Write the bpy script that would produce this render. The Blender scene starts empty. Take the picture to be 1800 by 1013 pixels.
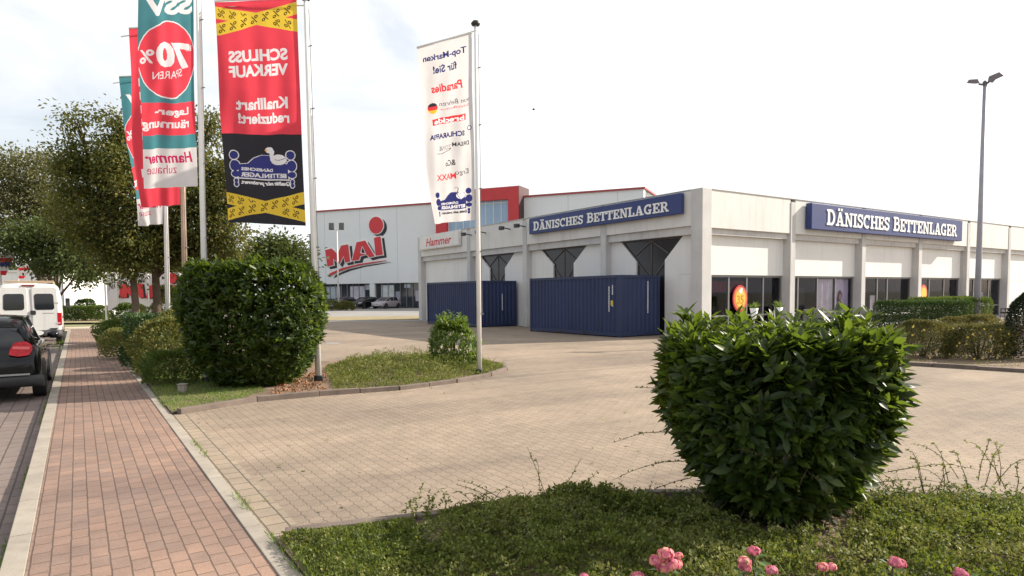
import bpy, bmesh, math, random
import numpy as np
from mathutils import Vector, Matrix, noise
random.seed(7); RNG = np.random.default_rng(11)
SC = bpy.context.scene; COL = SC.collection
R = math.radians
# ------------------------------------------------------------------ camera model
F = 1160.0; H = 1.75; PITCH = R(3.3); ROLL = R(.527); Y0 = 516.7 + F*math.tan(PITCH)
_fw = Vector((0, math.cos(PITCH), -math.sin(PITCH))); _u0 = Vector((0, math.sin(PITCH), math.cos(PITCH))); _x0 = Vector((1, 0, 0))
RT = _x0*math.cos(ROLL) - _u0*math.sin(ROLL); UP = _u0*math.cos(ROLL) + _x0*math.sin(ROLL)
EYE = Vector((0, 0, H))
def ray(x, y): return RT*((x-900)/F) + UP*((Y0-y)/F) + _fw
def G(x, y, z=0.0):
    d = ray(x, y); return EYE + d*((z-H)/d.z)
def A(x, y, D):
    d = ray(x, y); return EYE + d*(D/d.y)
def HIT(x, y, p, n):
    d = ray(x, y); return EYE + d*((p-EYE).dot(n)/d.dot(n))
def at(x, D):                       # ground point seen at column x and depth D
    p = A(x, 520, D); return Vector((p.x, p.y, 0))
cam = bpy.data.cameras.new('camera'); cam_o = bpy.data.objects.new('camera', cam); COL.objects.link(cam_o)
cam.sensor_width = 36; cam.lens = 36*F/1800; cam.shift_y = (Y0-506.5)/1800; cam.clip_start = .05; cam.clip_end = 2000
m = Matrix((RT, UP, -_fw)).transposed().to_4x4(); m.translation = EYE; cam_o.matrix_world = m
SC.camera = cam_o
# ------------------------------------------------------------------ site frames
E1 = Vector((-.55904, .82914, 0)); E2 = Vector((.82914, .55904, 0)); N1 = -E2; N2 = -E1; Z = Vector((0, 0, 1))
C0 = Vector((7.261, 25.244, 0))
def PL(t, z, o=0): return C0 + E1*t + N1*o + Z*z
def PR(t, z, o=0): return C0 + E2*t + N2*o + Z*z
SD = Vector((-.5495, .8355, 0)); SR = Vector((.8355, .5495, 0))
def SW(a, b, z=0): return SD*a + SR*b + Z*z
SWROT = math.atan2(SD.y, SD.x)
# ------------------------------------------------------------------ materials
def newmat(name):
    m = bpy.data.materials.new(name); m.use_nodes = True
    nt = m.node_tree; return m, nt, nt.nodes['Principled BSDF'], nt.nodes['Material Output']
def N(nt, typ, **kw):
    n = nt.nodes.new(typ)
    for k, v in kw.items():
        if k.startswith('i_'):
            key = k[2:]; key = int(key) if key.isdigit() else key.replace('_', ' ')
            n.inputs[key].default_value = v
        else: setattr(n, k, v)
    return n
def c4(c): return (c[0], c[1], c[2], 1)
def ramp(nt, stops, src=None):
    r = nt.nodes.new('ShaderNodeValToRGB'); e = r.color_ramp.elements
    while len(e) < len(stops): e.new(.5)
    for i, (p, c) in enumerate(stops): e[i].position = p; e[i].color = c4(c)
    if src is not None: nt.links.new(src, r.inputs[0])
    return r
def pm(name, c, rough=.6, var=.12, scale=3.0, bump=0.0, bscale=40, metal=0.0, spec=.5, stain=0.0, coat=0):
    """a plain surface with large soft variation, fine grain and optional stains"""
    m, nt, b, out = newmat(name); L = nt.links.new
    tc = N(nt, 'ShaderNodeTexCoord')
    n1 = N(nt, 'ShaderNodeTexNoise', i_Scale=scale, i_Detail=5.0, i_Roughness=.6); L(tc.outputs['Object'], n1.inputs['Vector'])
    lo = [max(0, x*(1-var)) for x in c]; hi = [min(1, x*(1+var)) for x in c]
    r = ramp(nt, [(.3, lo), (.7, hi)], n1.outputs['Fac']); col = r.outputs['Color']
    if stain:
        mp = N(nt, 'ShaderNodeMapping'); mp.inputs['Scale'].default_value = (2.2, 2.2, .18); L(tc.outputs['Object'], mp.inputs['Vector'])
        n3 = N(nt, 'ShaderNodeTexNoise', i_Scale=1.6, i_Detail=6.0, i_Roughness=.7); L(mp.outputs[0], n3.inputs['Vector'])
        r3 = ramp(nt, [(.5, (1, 1, 1)), (.75, (1-stain, 1-stain*1.05, 1-stain*1.15))], n3.outputs['Fac'])
        mx = N(nt, 'ShaderNodeMix', data_type='RGBA', blend_type='MULTIPLY'); mx.inputs[0].default_value = 1
        L(col, mx.inputs[6]); L(r3.outputs[0], mx.inputs[7]); col = mx.outputs[2]
    L(col, b.inputs['Base Color'])
    b.inputs['Roughness'].default_value = rough; b.inputs['Metallic'].default_value = metal
    b.inputs['Specular IOR Level'].default_value = spec; b.inputs['Coat Weight'].default_value = coat
    if bump:
        n2 = N(nt, 'ShaderNodeTexNoise', i_Scale=bscale, i_Detail=4.0); L(tc.outputs['Object'], n2.inputs['Vector'])
        bp = N(nt, 'ShaderNodeBump', i_Strength=bump, i_Distance=.02); L(n2.outputs['Fac'], bp.inputs['Height']); L(bp.outputs[0], b.inputs['Normal'])
    return m
def leafmat(name, stops, rough=.45, trans=.35, tcol=(.25, .4, .05), spec=.5, nscale=1.2):
    m, nt, b, out = newmat(name); L = nt.links.new
    ge = N(nt, 'ShaderNodeNewGeometry'); tc = N(nt, 'ShaderNodeTexCoord')
    n = N(nt, 'ShaderNodeTexNoise', i_Scale=nscale, i_Detail=3.0); L(tc.outputs['Object'], n.inputs['Vector'])
    a = N(nt, 'ShaderNodeMath', operation='MULTIPLY', i_1=.62); L(ge.outputs['Random Per Island'], a.inputs[0])
    s = N(nt, 'ShaderNodeMath', operation='MULTIPLY_ADD', i_1=.9, i_2=-.26); L(n.outputs['Fac'], s.inputs[0])
    t = N(nt, 'ShaderNodeMath', operation='ADD'); L(a.outputs[0], t.inputs[0]); L(s.outputs[0], t.inputs[1])
    r = ramp(nt, stops, t.outputs[0]); L(r.outputs[0], b.inputs['Base Color'])
    b.inputs['Roughness'].default_value = rough; b.inputs['Specular IOR Level'].default_value = spec
    tr = N(nt, 'ShaderNodeBsdfTranslucent'); mx = N(nt, 'ShaderNodeMix', data_type='RGBA', blend_type='MIX'); mx.inputs[0].default_value = .55
    L(r.outputs[0], mx.inputs[6]); mx.inputs[7].default_value = c4(tcol); L(mx.outputs[2], tr.inputs[0])
    ms = N(nt, 'ShaderNodeMixShader', i_0=trans); L(b.outputs[0], ms.inputs[1]); L(tr.outputs[0], ms.inputs[2]); L(ms.outputs[0], out.inputs[0])
    return m
def clothmat(name, c, trans=.35):
    m, nt, b, out = newmat(name); L = nt.links.new
    tc = N(nt, 'ShaderNodeTexCoord'); w = N(nt, 'ShaderNodeTexNoise', i_Scale=2.5, i_Detail=4.0); L(tc.outputs['Object'], w.inputs['Vector'])
    r = ramp(nt, [(.3, [x*.93 for x in c]), (.7, [min(1, x*1.05) for x in c])], w.outputs['Fac']); L(r.outputs[0], b.inputs['Base Color'])
    b.inputs['Roughness'].default_value = .75; b.inputs['Specular IOR Level'].default_value = .25
    tr = N(nt, 'ShaderNodeBsdfTranslucent'); L(r.outputs[0], tr.inputs[0])
    ms = N(nt, 'ShaderNodeMixShader', i_0=trans); L(b.outputs[0], ms.inputs[1]); L(tr.outputs[0], ms.inputs[2]); L(ms.outputs[0], out.inputs[0])
    return m
def glassmat(name, tint=(.80, .78, .83), refl=.0):
    m, nt, b, out = newmat(name); L = nt.links.new
    t = N(nt, 'ShaderNodeBsdfTransparent'); t.inputs[0].default_value = c4(tint)
    g = N(nt, 'ShaderNodeBsdfGlossy', i_Roughness=.03); g.inputs[0].default_value = (.9, .93, 1, 1)
    lw = N(nt, 'ShaderNodeLayerWeight', i_Blend=.5); f = N(nt, 'ShaderNodeMath', operation='POWER', i_1=4.0); L(lw.outputs['Facing'], f.inputs[0]); a = N(nt, 'ShaderNodeMath', operation='MULTIPLY_ADD', i_1=.3, i_2=refl+.015); L(f.outputs[0], a.inputs[0]); a.use_clamp = True
    ms = N(nt, 'ShaderNodeMixShader'); L(a.outputs[0], ms.inputs[0]); L(t.outputs[0], ms.inputs[1]); L(g.outputs[0], ms.inputs[2]); L(ms.outputs[0], out.inputs[0])
    return m
def pavemat(name, cols, mortar, bw, bh, msize, zig=0.0, zper=.2, offset=.5, rough=.85, patch=(.85, 1.12), bump=.5, warm=None, streak=0):
    """brick pavers; zig bends the joints into interlocking stones; broad patches, worn tint and dark spots"""
    m, nt, b, out = newmat(name); L = nt.links.new
    tc = N(nt, 'ShaderNodeTexCoord'); vec = tc.outputs['Object']
    nd = N(nt, 'ShaderNodeTexNoise', i_Scale=9.0, i_Detail=2.0); L(vec, nd.inputs['Vector'])
    wob = N(nt, 'ShaderNodeVectorMath', operation='MULTIPLY_ADD'); wob.inputs[1].default_value = (.012, .012, 0); L(nd.outputs['Color'], wob.inputs[0]); L(vec, wob.inputs[2]); v = wob.outputs[0]
    if zig:
        sp = N(nt, 'ShaderNodeSeparateXYZ'); L(v, sp.inputs[0])
        def tri(src, per, amp):
            d = N(nt, 'ShaderNodeMath', operation='PINGPONG', i_1=per/2); L(src, d.inputs[0])
            k = N(nt, 'ShaderNodeMath', operation='MULTIPLY_ADD', i_1=amp/(per/2), i_2=-amp/2); L(d.outputs[0], k.inputs[0]); return k.outputs[0]
        ax = N(nt, 'ShaderNodeMath', operation='ADD'); L(sp.outputs[0], ax.inputs[0]); L(tri(sp.outputs[1], zper, zig), ax.inputs[1])
        ay = N(nt, 'ShaderNodeMath', operation='ADD'); L(sp.outputs[1], ay.inputs[0]); L(tri(sp.outputs[0], zper, zig*.35), ay.inputs[1])
        cb = N(nt, 'ShaderNodeCombineXYZ'); L(ax.outputs[0], cb.inputs[0]); L(ay.outputs[0], cb.inputs[1]); v = cb.outputs[0]
    br = N(nt, 'ShaderNodeTexBrick', offset=offset, squash=1.0); L(v, br.inputs['Vector'])
    br.inputs['Scale'].default_value = 1.0; br.inputs['Brick Width'].default_value = bw; br.inputs['Row Height'].default_value = bh
    br.inputs['Mortar Size'].default_value = msize; br.inputs['Mortar Smooth'].default_value = .35; br.inputs['Bias'].default_value = 0
    br.inputs['Color1'].default_value = c4(cols[0]); br.inputs['Color2'].default_value = c4(cols[1]); br.inputs['Mortar'].default_value = c4(mortar)
    col = br.outputs['Color']
    def mul(col, scale, lo, hi, det=4.0, p=(.3, .7), tint=(1, 1, 1)):
        n = N(nt, 'ShaderNodeTexNoise', i_Scale=scale, i_Detail=det, i_Roughness=.6); L(vec, n.inputs['Vector'])
        r = ramp(nt, [(p[0], (lo, lo, lo)), (p[1], tuple(hi*t for t in tint))], n.outputs['Fac'])
        x = N(nt, 'ShaderNodeMix', data_type='RGBA', blend_type='MULTIPLY'); x.inputs[0].default_value = 1; L(col, x.inputs[6]); L(r.outputs[0], x.inputs[7]); return x.outputs[2]
    col = mul(col, .35, patch[0], patch[1], 5.0, tint=warm or (1, 1, 1))
    col = mul(col, 4.0, .88, 1.08)
    col = mul(col, 60.0, .88, 1.1, 2.0)
    if streak:
        mp = N(nt, 'ShaderNodeMapping'); mp.inputs['Scale'].default_value = (1.3, .11, 1); mp.inputs['Rotation'].default_value = (0, 0, .35); L(vec, mp.inputs['Vector'])
        n5 = N(nt, 'ShaderNodeTexNoise', i_Scale=1.0, i_Detail=5.0, i_Roughness=.62, i_Distortion=.5); L(mp.outputs[0], n5.inputs['Vector'])
        r5 = ramp(nt, [(.50, (1, 1, 1)), (.72, (1-streak, 1-streak, 1-streak*.9))], n5.outputs['Fac']); x5 = N(nt, 'ShaderNodeMix', data_type='RGBA', blend_type='MULTIPLY'); x5.inputs[0].default_value = 1; L(col, x5.inputs[6]); L(r5.outputs[0], x5.inputs[7])
        n6 = N(nt, 'ShaderNodeTexNoise', i_Scale=.9, i_Detail=3.0); L(vec, n6.inputs['Vector']); r6 = ramp(nt, [(.70, (1, 1, 1)), (.78, (.72, .71, .72))], n6.outputs['Fac']); x6 = N(nt, 'ShaderNodeMix', data_type='RGBA', blend_type='MULTIPLY'); x6.inputs[0].default_value = 1; L(x5.outputs[2], x6.inputs[6]); L(r6.outputs[0], x6.inputs[7]); col = x6.outputs[2]
    L(col, b.inputs['Base Color']); b.inputs['Roughness'].default_value = rough; b.inputs['Specular IOR Level'].default_value = .3
    inv = N(nt, 'ShaderNodeMath', operation='SUBTRACT', i_0=1.0); L(br.outputs['Fac'], inv.inputs[1])
    ng = N(nt, 'ShaderNodeTexNoise', i_Scale=90.0, i_Detail=2.0); L(vec, ng.inputs['Vector'])
    hh = N(nt, 'ShaderNodeMath', operation='MULTIPLY_ADD', i_1=.25); L(ng.outputs['Fac'], hh.inputs[0]); L(inv.outputs[0], hh.inputs[2])
    bp = N(nt, 'ShaderNodeBump', i_Strength=bump, i_Distance=.008); L(hh.outputs[0], bp.inputs['Height']); L(bp.outputs[0], b.inputs['Normal'])
    return m
# ------------------------------------------------------------------ objects
MW = {}
def thing(name, label, cat, loc=(0, 0, 0), rz=0.0, group=None):
    o = bpy.data.objects.new(name, None); COL.objects.link(o); o.empty_display_size = .2
    o.location = loc; o.rotation_euler = (0, 0, rz); MW[o.name] = Matrix.Translation(Vector(loc)) @ Matrix.Rotation(rz, 4, 'Z')
    return tag(o, label, cat, group)
def tag(o, label=None, cat=None, group=None, kind=None):
    if label: o['label'] = label
    if cat: o['category'] = cat
    if group: o['group'] = group
    if kind: o['kind'] = kind
    return o
def world_of(o):
    while o is not None:
        if o.name in MW: return MW[o.name]
        o = o.parent
    return Matrix.Identity(4)
class MB:
    def __init__(s): s.v = []; s.f = []; s.mi = []; s.cur = 0
    def add(s, vs, fs):
        b = len(s.v); s.v += [Vector(v) for v in vs]; s.f += [tuple(b+i for i in f) for f in fs]; s.mi += [s.cur]*len(fs); return s
    def box(s, o, x, y, z):
        """box from corner o along three edge vectors"""
        o, x, y, z = Vector(o), Vector(x), Vector(y), Vector(z)
        vs = [o, o+x, o+x+y, o+y, o+z, o+x+z, o+x+y+z, o+y+z]
        fs = [(0, 3, 2, 1), (4, 5, 6, 7), (0, 1, 5, 4), (1, 2, 6, 5), (2, 3, 7, 6), (3, 0, 4, 7)]
        if x.cross(y).dot(z) < 0: fs = [f[::-1] for f in fs]
        return s.add(vs, fs)
    def cbox(s, c, sx, sy, sz): return s.box((c[0]-sx/2, c[1]-sy/2, c[2]-sz/2), (sx, 0, 0), (0, sy, 0), (0, 0, sz))
    def tube(s, pts, rad, n=8, caps=True):
        pts = [Vector(p) for p in pts]; rs = rad if isinstance(rad, (list, tuple)) else [rad]*len(pts); vs = []; ref = None
        for i, p in enumerate(pts):
            t = (pts[min(i+1, len(pts)-1)] - pts[max(i-1, 0)]).normalized()
            if ref is None: ref = t.orthogonal().normalized()
            a = (ref - t*ref.dot(t)).normalized(); ref = a; b = t.cross(a)
            vs += [p + (a*math.cos(2*math.pi*k/n) + b*math.sin(2*math.pi*k/n))*rs[i] for k in range(n)]
        fs = [(i*n+k, i*n+(k+1) % n, (i+1)*n+(k+1) % n, (i+1)*n+k) for i in range(len(pts)-1) for k in range(n)]
        if caps: fs += [tuple(range(n))[::-1], tuple((len(pts)-1)*n+k for k in range(n))]
        return s.add(vs, fs)
    def prism(s, poly, fr, d0, d1):
        """2-D polygon placed by fr(x, y, depth), extruded from d0 to d1"""
        n = len(poly); ar = sum(poly[i][0]*poly[(i+1) % n][1]-poly[(i+1) % n][0]*poly[i][1] for i in range(n))
        if ar < 0: poly = poly[::-1]
        tri = tess(poly); vs = [fr(x, y, d1) for x, y in poly] + [fr(x, y, d0) for x, y in poly]
        fs = [t for t in tri] + [tuple(n+i for i in t[::-1]) for t in tri] + [(i, n+i, n+(i+1) % n, (i+1) % n) for i in range(n)]
        return s.add(vs, fs)
    def loft(s, rings, caps=True, closed=True):
        n = len(rings[0]); vs = [p for r in rings for p in r]
        fs = [(i*n+k, i*n+(k+1) % n, (i+1)*n+(k+1) % n, (i+1)*n+k) for i in range(len(rings)-1) for k in range(n if closed else n-1)]
        if caps: fs += [tuple(range(n))[::-1], tuple((len(rings)-1)*n+k for k in range(n))]
        return s.add(vs, fs)
    def lathe(s, c, prof, n=12):
        c = Vector(c); return s.loft([[c+Vector((r*math.cos(2*math.pi*k/n), r*math.sin(2*math.pi*k/n), z)) for k in range(n)] for r, z in prof])
    def build(s, name, mat, parent=None, smooth=False, bevel=0.0, local=False):
        me = bpy.data.meshes.new(name); M = Matrix.Identity(4) if local else world_of(parent).inverted()
        me.from_pydata([M @ v for v in s.v], [], s.f)
        for q in (mat if isinstance(mat, (list, tuple)) else [mat]): me.materials.append(q)
        me.polygons.foreach_set('material_index', s.mi); me.polygons.foreach_set('use_smooth', [smooth]*len(s.f)); me.validate(); me.update()
        o = bpy.data.objects.new(name, me); COL.objects.link(o)
        if parent is not None: o.parent = parent
        if bevel:
            bm = bmesh.new(); bm.from_mesh(me); bmesh.ops.remove_doubles(bm, verts=bm.verts, dist=1e-5)
            es = [e for e in bm.edges if len(e.link_faces) == 2 and e.calc_face_angle(0) > .6]
            bmesh.ops.bevel(bm, geom=es, offset=bevel, segments=2, affect='EDGES', profile=.6, clamp_overlap=True); bm.to_mesh(me); bm.free()
        return o
def tess(poly):
    from mathutils.geometry import tessellate_polygon
    out = []
    for t in tessellate_polygon([[Vector((p[0], p[1], 0)) for p in poly]]):
        a, b, c = (poly[i] for i in t)
        out.append(tuple(t) if (b[0]-a[0])*(c[1]-a[1])-(c[0]-a[0])*(b[1]-a[1]) > 0 else tuple(t)[::-1])
    return out
def fastmesh(name, V, Q, mat, parent=None, smooth=False, mi=None, sizes=4):
    """numpy verts (n,3) and quads (m,4) to an object; V in world coordinates"""
    M = np.array(world_of(parent).inverted()); V = V @ M[:3, :3].T + M[:3, 3]
    me = bpy.data.meshes.new(name); me.vertices.add(len(V)); me.vertices.foreach_set('co', V.astype(np.float32).ravel())
    k = Q.shape[1]; me.loops.add(Q.size); me.loops.foreach_set('vertex_index', Q.astype(np.int32).ravel())
    me.polygons.add(len(Q)); me.polygons.foreach_set('loop_start', np.arange(0, Q.size, k, dtype=np.int32)); me.polygons.foreach_set('loop_total', np.full(len(Q), k, dtype=np.int32))
    for q in (mat if isinstance(mat, (list, tuple)) else [mat]): me.materials.append(q)
    if mi is not None: me.polygons.foreach_set('material_index', mi.astype(np.int32))
    me.polygons.foreach_set('use_smooth', np.full(len(Q), smooth)); me.update(); me.validate()
    o = bpy.data.objects.new(name, me); COL.objects.link(o)
    if parent is not None: o.parent = parent
    return o
def copy_tree(o, parent=None):
    c = o.copy(); COL.objects.link(c)
    if parent is not None: c.parent = parent
    elif o.name in MW: MW[c.name] = MW[o.name].copy()
    for ch in list(o.children): copy_tree(ch, c)
    return c
# ------------------------------------------------------------------ leaves
def unit(a): return a/np.maximum(np.linalg.norm(a, axis=1, keepdims=True), 1e-9)
def leaves(P, D, U, Ln, Wd, fold=.18, curl=.15, fine=False):
    """P base, D axis, U rough up side, per-leaf length and width -> five-vertex folded leaves"""
    D = unit(D); S = unit(np.cross(D, U)); U = np.cross(S, D); Ln = Ln[:, None]; Wd = Wd[:, None]
    if not fine:
        mid = P + D*Ln*.48; V = np.stack([P, mid+S*Wd*.5, P+D*Ln-U*Ln*curl, mid-S*Wd*.5, mid-U*Wd*fold], 1).reshape(-1, 3)
        i = np.arange(len(P))[:, None]*5
        Q = np.concatenate([i+np.array([[0, 1, 2, 4]]), i+np.array([[0, 4, 2, 3]])], 1).reshape(-1, 4)
        return V, Q
    a = P+D*Ln*.3; c = P+D*Ln*.68-U*Ln*curl*.4; V = np.stack([P, a+S*Wd*.44, c+S*Wd*.46, P+D*Ln-U*Ln*curl, c-S*Wd*.46, a-S*Wd*.44, a-U*Wd*fold, c-U*Wd*fold], 1).reshape(-1, 3)
    i = np.arange(len(P))[:, None]*8
    Q = np.concatenate([i+np.array([q]) for q in ([0, 1, 2, 6], [6, 2, 3, 7], [0, 6, 4, 5], [6, 7, 3, 4])], 1).reshape(-1, 4)
    return V, Q
def diamonds(P, D, U, Ln, Wd):
    D = unit(D); S = unit(np.cross(D, U)); Ln = Ln[:, None]; Wd = Wd[:, None]; mid = P+D*Ln*.5
    V = np.stack([P, mid+S*Wd*.5, P+D*Ln, mid-S*Wd*.5], 1).reshape(-1, 3); i = np.arange(len(P))[:, None]*4
    return V, i+np.array([[0, 1, 2, 3]])
def rnd_dir(n):
    return unit(RNG.normal(size=(n, 3)))
def lump(P, s, seed=0.0):
    return np.array([noise.noise(Vector((p[0]*s+seed, p[1]*s, p[2]*s))) for p in P])
# ------------------------------------------------------------------ writing
_tc = {}
def text2d(s, bold=0.0, shear=0.0, res=3, extr=None):
    key = (s, bold, shear)
    if key in _tc: return _tc[key]
    cu = bpy.data.curves.new('t', 'FONT'); cu.body = s; cu.size = 1; cu.offset = bold; cu.shear = shear; cu.resolution_u = res; cu.fill_mode = 'FRONT'
    ob = bpy.data.objects.new('t', cu); COL.objects.link(ob); dg = bpy.context.evaluated_depsgraph_get(); dg.update()
    me = bpy.data.meshes.new_from_object(ob.evaluated_get(dg)); vs = [(v.co.x, v.co.y) for v in me.vertices]; fs = []
    for p in me.polygons:
        t = list(p.vertices); a, b, c = (vs[i] for i in t[:3])
        if (b[0]-a[0])*(c[1]-a[1])-(c[0]-a[0])*(b[1]-a[1]) < 0: t = t[::-1]
        fs.append(tuple(t))
    bpy.data.objects.remove(ob); bpy.data.curves.remove(cu); bpy.data.meshes.remove(me)
    _tc[key] = (vs, fs); return vs, fs
def fit(s, x0, y0, x1, y1, bold=0.0, shear=0.0, mirror=False, keep=False):
    """text stretched into the box; y grows upward"""
    vs, fs = text2d(s, bold, shear); xs = [v[0] for v in vs]; ys = [v[1] for v in vs]
    ax, bx, ay, by = min(xs), max(xs), min(ys), max(ys); out = []
    for x, y in vs:
        u = (x-ax)/(bx-ax); w = (y-ay)/(by-ay)
        out.append((x1-(x1-x0)*u if mirror else x0+(x1-x0)*u, y0+(y1-y0)*w))
    if mirror: fs = [f[::-1] for f in fs]
    return out, fs
def arc(cx, cy, rx, ry, a0, a1, n=14): return [(cx+rx*math.cos(R(a0+(a1-a0)*i/n)), cy+ry*math.sin(R(a0+(a1-a0)*i/n))) for i in range(n+1)]
def ell(cx, cy, rx, ry, n=28): return arc(cx, cy, rx, ry, 0, 360-360/n, n-1)
def strip(path, t):
    """a band of width t along a 2-D path"""
    l = []; r = []
    for i, p in enumerate(path):
        q0 = path[max(i-1, 0)]; q1 = path[min(i+1, len(path)-1)]; dx, dy = q1[0]-q0[0], q1[1]-q0[1]; n = math.hypot(dx, dy) or 1
        l.append((p[0]-dy/n*t/2, p[1]+dx/n*t/2)); r.append((p[0]+dy/n*t/2, p[1]-dx/n*t/2))
    return l + r[::-1]
def grow(poly, d):
    n = len(poly); ar = sum(poly[i][0]*poly[(i+1) % n][1]-poly[(i+1) % n][0]*poly[i][1] for i in range(n)); s = 1 if ar > 0 else -1; out = []
    for i in range(n):
        a, b, c = poly[i-1], poly[i], poly[(i+1) % n]
        e = Vector((b[0]-a[0], b[1]-a[1])).normalized(); g = Vector((c[0]-b[0], c[1]-b[1])).normalized()
        n1 = Vector((e.y, -e.x))*s; n2 = Vector((g.y, -g.x))*s; q = n1+n2; k = q.length
        q = q.normalized()*d/max(.5, k/2) if k > 1e-4 else n1*d
        out.append((b[0]+q.x, b[1]+q.y))
    return out
def slab(ch):
    """slab-serif capitals on a unit-height cell -> (width, polygons)"""
    r = lambda x0, y0, x1, y1: [(x0, y0), (x1, y0), (x1, y1), (x0, y1)]
    T = .2; h = .14
    def stem(x, w=T): return r(x, 0, x+w, 1)
    def foot(x, w=T, e=.08): return [r(x-e, 0, x+w+e, h), r(x-e, 1-h, x+w+e, 1)]
    if ch in 'DBR':
        p = [stem(.1)] + [r(0, 0, .42, h), r(0, 1-h, .42, 1)] if ch != 'R' else [stem(.1), r(0, 0, .4, h), r(0, 1-h, .42, 1)]
        if ch == 'D': return .86, p+[strip([(.4, .93)]+arc(.4, .5, .34, .43, 90, -90)+[(.4, .07)], .17)]
        if ch == 'B': return .8, p+[strip([(.4, .93)]+arc(.42, .73, .22, .2, 90, -90, 8)+[(.3, .53)], .15), strip([(.3, .52)]+arc(.44, .3, .26, .225, 90, -90, 8)+[(.4, .075)], .16)]
        return .88, p+[strip([(.4, .93)]+arc(.42, .7, .24, .23, 90, -90, 8)+[(.3, .47)], .15), [(.4, .45), (.58, .45), (.84, .04), (.64, .04)], r(.62, 0, .9, h)]
    if ch in 'AÄ':
        p = [[(.12, 0), (.24, 0), (.52, 1), (.38, 1)], [(.4, 1), (.58, 1), (.9, 0), (.66, 0)], r(.28, .26, .7, .37), r(0, 0, .38, h), r(.56, 0, 1, h)]
        if ch == 'Ä': p += [r(.24, 1.08, .42, 1.26), r(.56, 1.08, .74, 1.26)]
        return .98, p
    if ch == 'N': return .98, [stem(.12, .13), stem(.72, .13), [(.1, 1), (.32, 1), (.85, 0), (.66, 0)], r(0, 0, .38, h), r(0, 1-h, .3, 1), r(.58, 1-h, .98, 1)]
    if ch == 'I': return .44, [stem(.12)]+[r(0, 0, .44, h), r(0, 1-h, .44, 1)]
    if ch == 'H': return .96, [stem(.1), stem(.66), r(.28, .43, .68, .57)]+[r(0, 0, .4, h), r(0, 1-h, .4, 1), r(.56, 0, .96, h), r(.56, 1-h, .96, 1)]
    if ch == 'E': return .76, [stem(.1), r(0, 0, .74, h), r(0, 1-h, .74, 1), r(.28, .44, .56, .56), r(.62, .1, .74, .32), r(.62, .68, .74, .9), r(.46, .34, .56, .66)]
    if ch == 'L': return .74, [stem(.1), r(0, 0, .72, h), r(0, 1-h, .42, 1), r(.58, .1, .72, .38)]
    if ch == 'T': return .8, [stem(.3), r(.2, 0, .6, h), r(0, 1-h, .8, 1), r(0, .66, .13, .9), r(.67, .66, .8, .9)]
    if ch == 'S': return .7, [strip(arc(.35, .73, .24, .2, 20, 200)+arc(.35, .73, .2, .2, 215, 270, 5)+arc(.35, .28, .24, .22, 80, -160), .17), r(.56, .66, .68, 1), r(.02, 0, .14, .34)]
    if ch in 'CG':
        p = [strip(arc(.46, .5, .36, .42, 50, 310, 18), .18), r(.64, .66, .77, 1)]
        if ch == 'G': p += [r(.5, .36, .86, .48), r(.6, 0, .78, .42)]
        return .84 if ch == 'C' else .92, p
    return .45, []
def slab_word(mb, word, x0, x1, y0, hgt, fr, d0, d1, big=1.12):
    w = 0; items = []; first = True
    for ch in word:
        if ch == ' ': w += .5; first = True; continue
        k = big if first else 1.0; first = False; cw, ps = slab(ch); items.append((w, k, ps)); w += cw*k+.07
    sx = (x1-x0)/(w-.07)
    for off, k, ps in items:
        for j, p in enumerate(ps): mb.prism([(x0+(off+x*k)*sx, y0+y*k*hgt) for x, y in p], fr, d0, d1+.0012*j)
# ------------------------------------------------------------------ light
SUN_AZ, SUN_EL = R(17), R(31)
sd = Vector((math.cos(SUN_AZ)*math.cos(SUN_EL), math.sin(SUN_AZ)*math.cos(SUN_EL), math.sin(SUN_EL)))
sl = bpy.data.lights.new('sun', 'SUN'); sl.energy = 4.8; sl.angle = R(.6); sl.color = (1, .91, .785)
so = bpy.data.objects.new('sun', sl); COL.objects.link(so); so.rotation_euler = sd.to_track_quat('Z', 'Y').to_euler(); so.location = (30, 10, 30)
wd = bpy.data.worlds.new('World'); SC.world = wd; wd.use_nodes = True; nt = wd.node_tree; L = nt.links.new
bg = nt.nodes['Background']; bg.inputs['Strength'].default_value = .1
sky = N(nt, 'ShaderNodeTexSky', sky_type='NISHITA', sun_disc=False, sun_elevation=SUN_EL, sun_rotation=math.pi/2-SUN_AZ, air_density=1.2, dust_density=2.5, ozone_density=1.0)
tc = N(nt, 'ShaderNodeTexCoord'); mp = N(nt, 'ShaderNodeMapping'); mp.inputs['Scale'].default_value = (1, 1, 2.6); L(tc.outputs['Generated'], mp.inputs['Vector'])
nz = N(nt, 'ShaderNodeTexNoise', i_Scale=2.6, i_Detail=6.0, i_Roughness=.55, i_Distortion=.6); L(mp.outputs[0], nz.inputs['Vector'])
cr = ramp(nt, [(.38, (.55, .55, .55)), (.60, (1, 1, 1))], nz.outputs['Fac'])
sk = N(nt, 'ShaderNodeMix', data_type='RGBA', blend_type='MIX'); L(cr.outputs[0], sk.inputs[0]); L(sky.outputs[0], sk.inputs[6])
# the thin cloud sheet: whiter and brighter towards the sun's side
dt = N(nt, 'ShaderNodeVectorMath', operation='DOT_PRODUCT'); dt.inputs[1].default_value = (sd.x, sd.y, .25); L(tc.outputs['Generated'], dt.inputs[0])
cc = ramp(nt, [(0.0, (4.5, 4.95, 5.5)), (.3, (5.2, 5.45, 5.8)), (.6, (7.2, 7.15, 7.1))])
mm = N(nt, 'ShaderNodeMath', operation='MULTIPLY_ADD', i_1=.5, i_2=.5); L(dt.outputs['Value'], mm.inputs[0]); L(mm.outputs[0], cc.inputs[0])
L(cc.outputs[0], sk.inputs[7]); L(sk.outputs[2], bg.inputs['Color'])
SC.view_settings.view_transform = 'Standard'; SC.view_settings.look = 'None'; SC.view_settings.exposure = .82; SC.view_settings.gamma = 1
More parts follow.
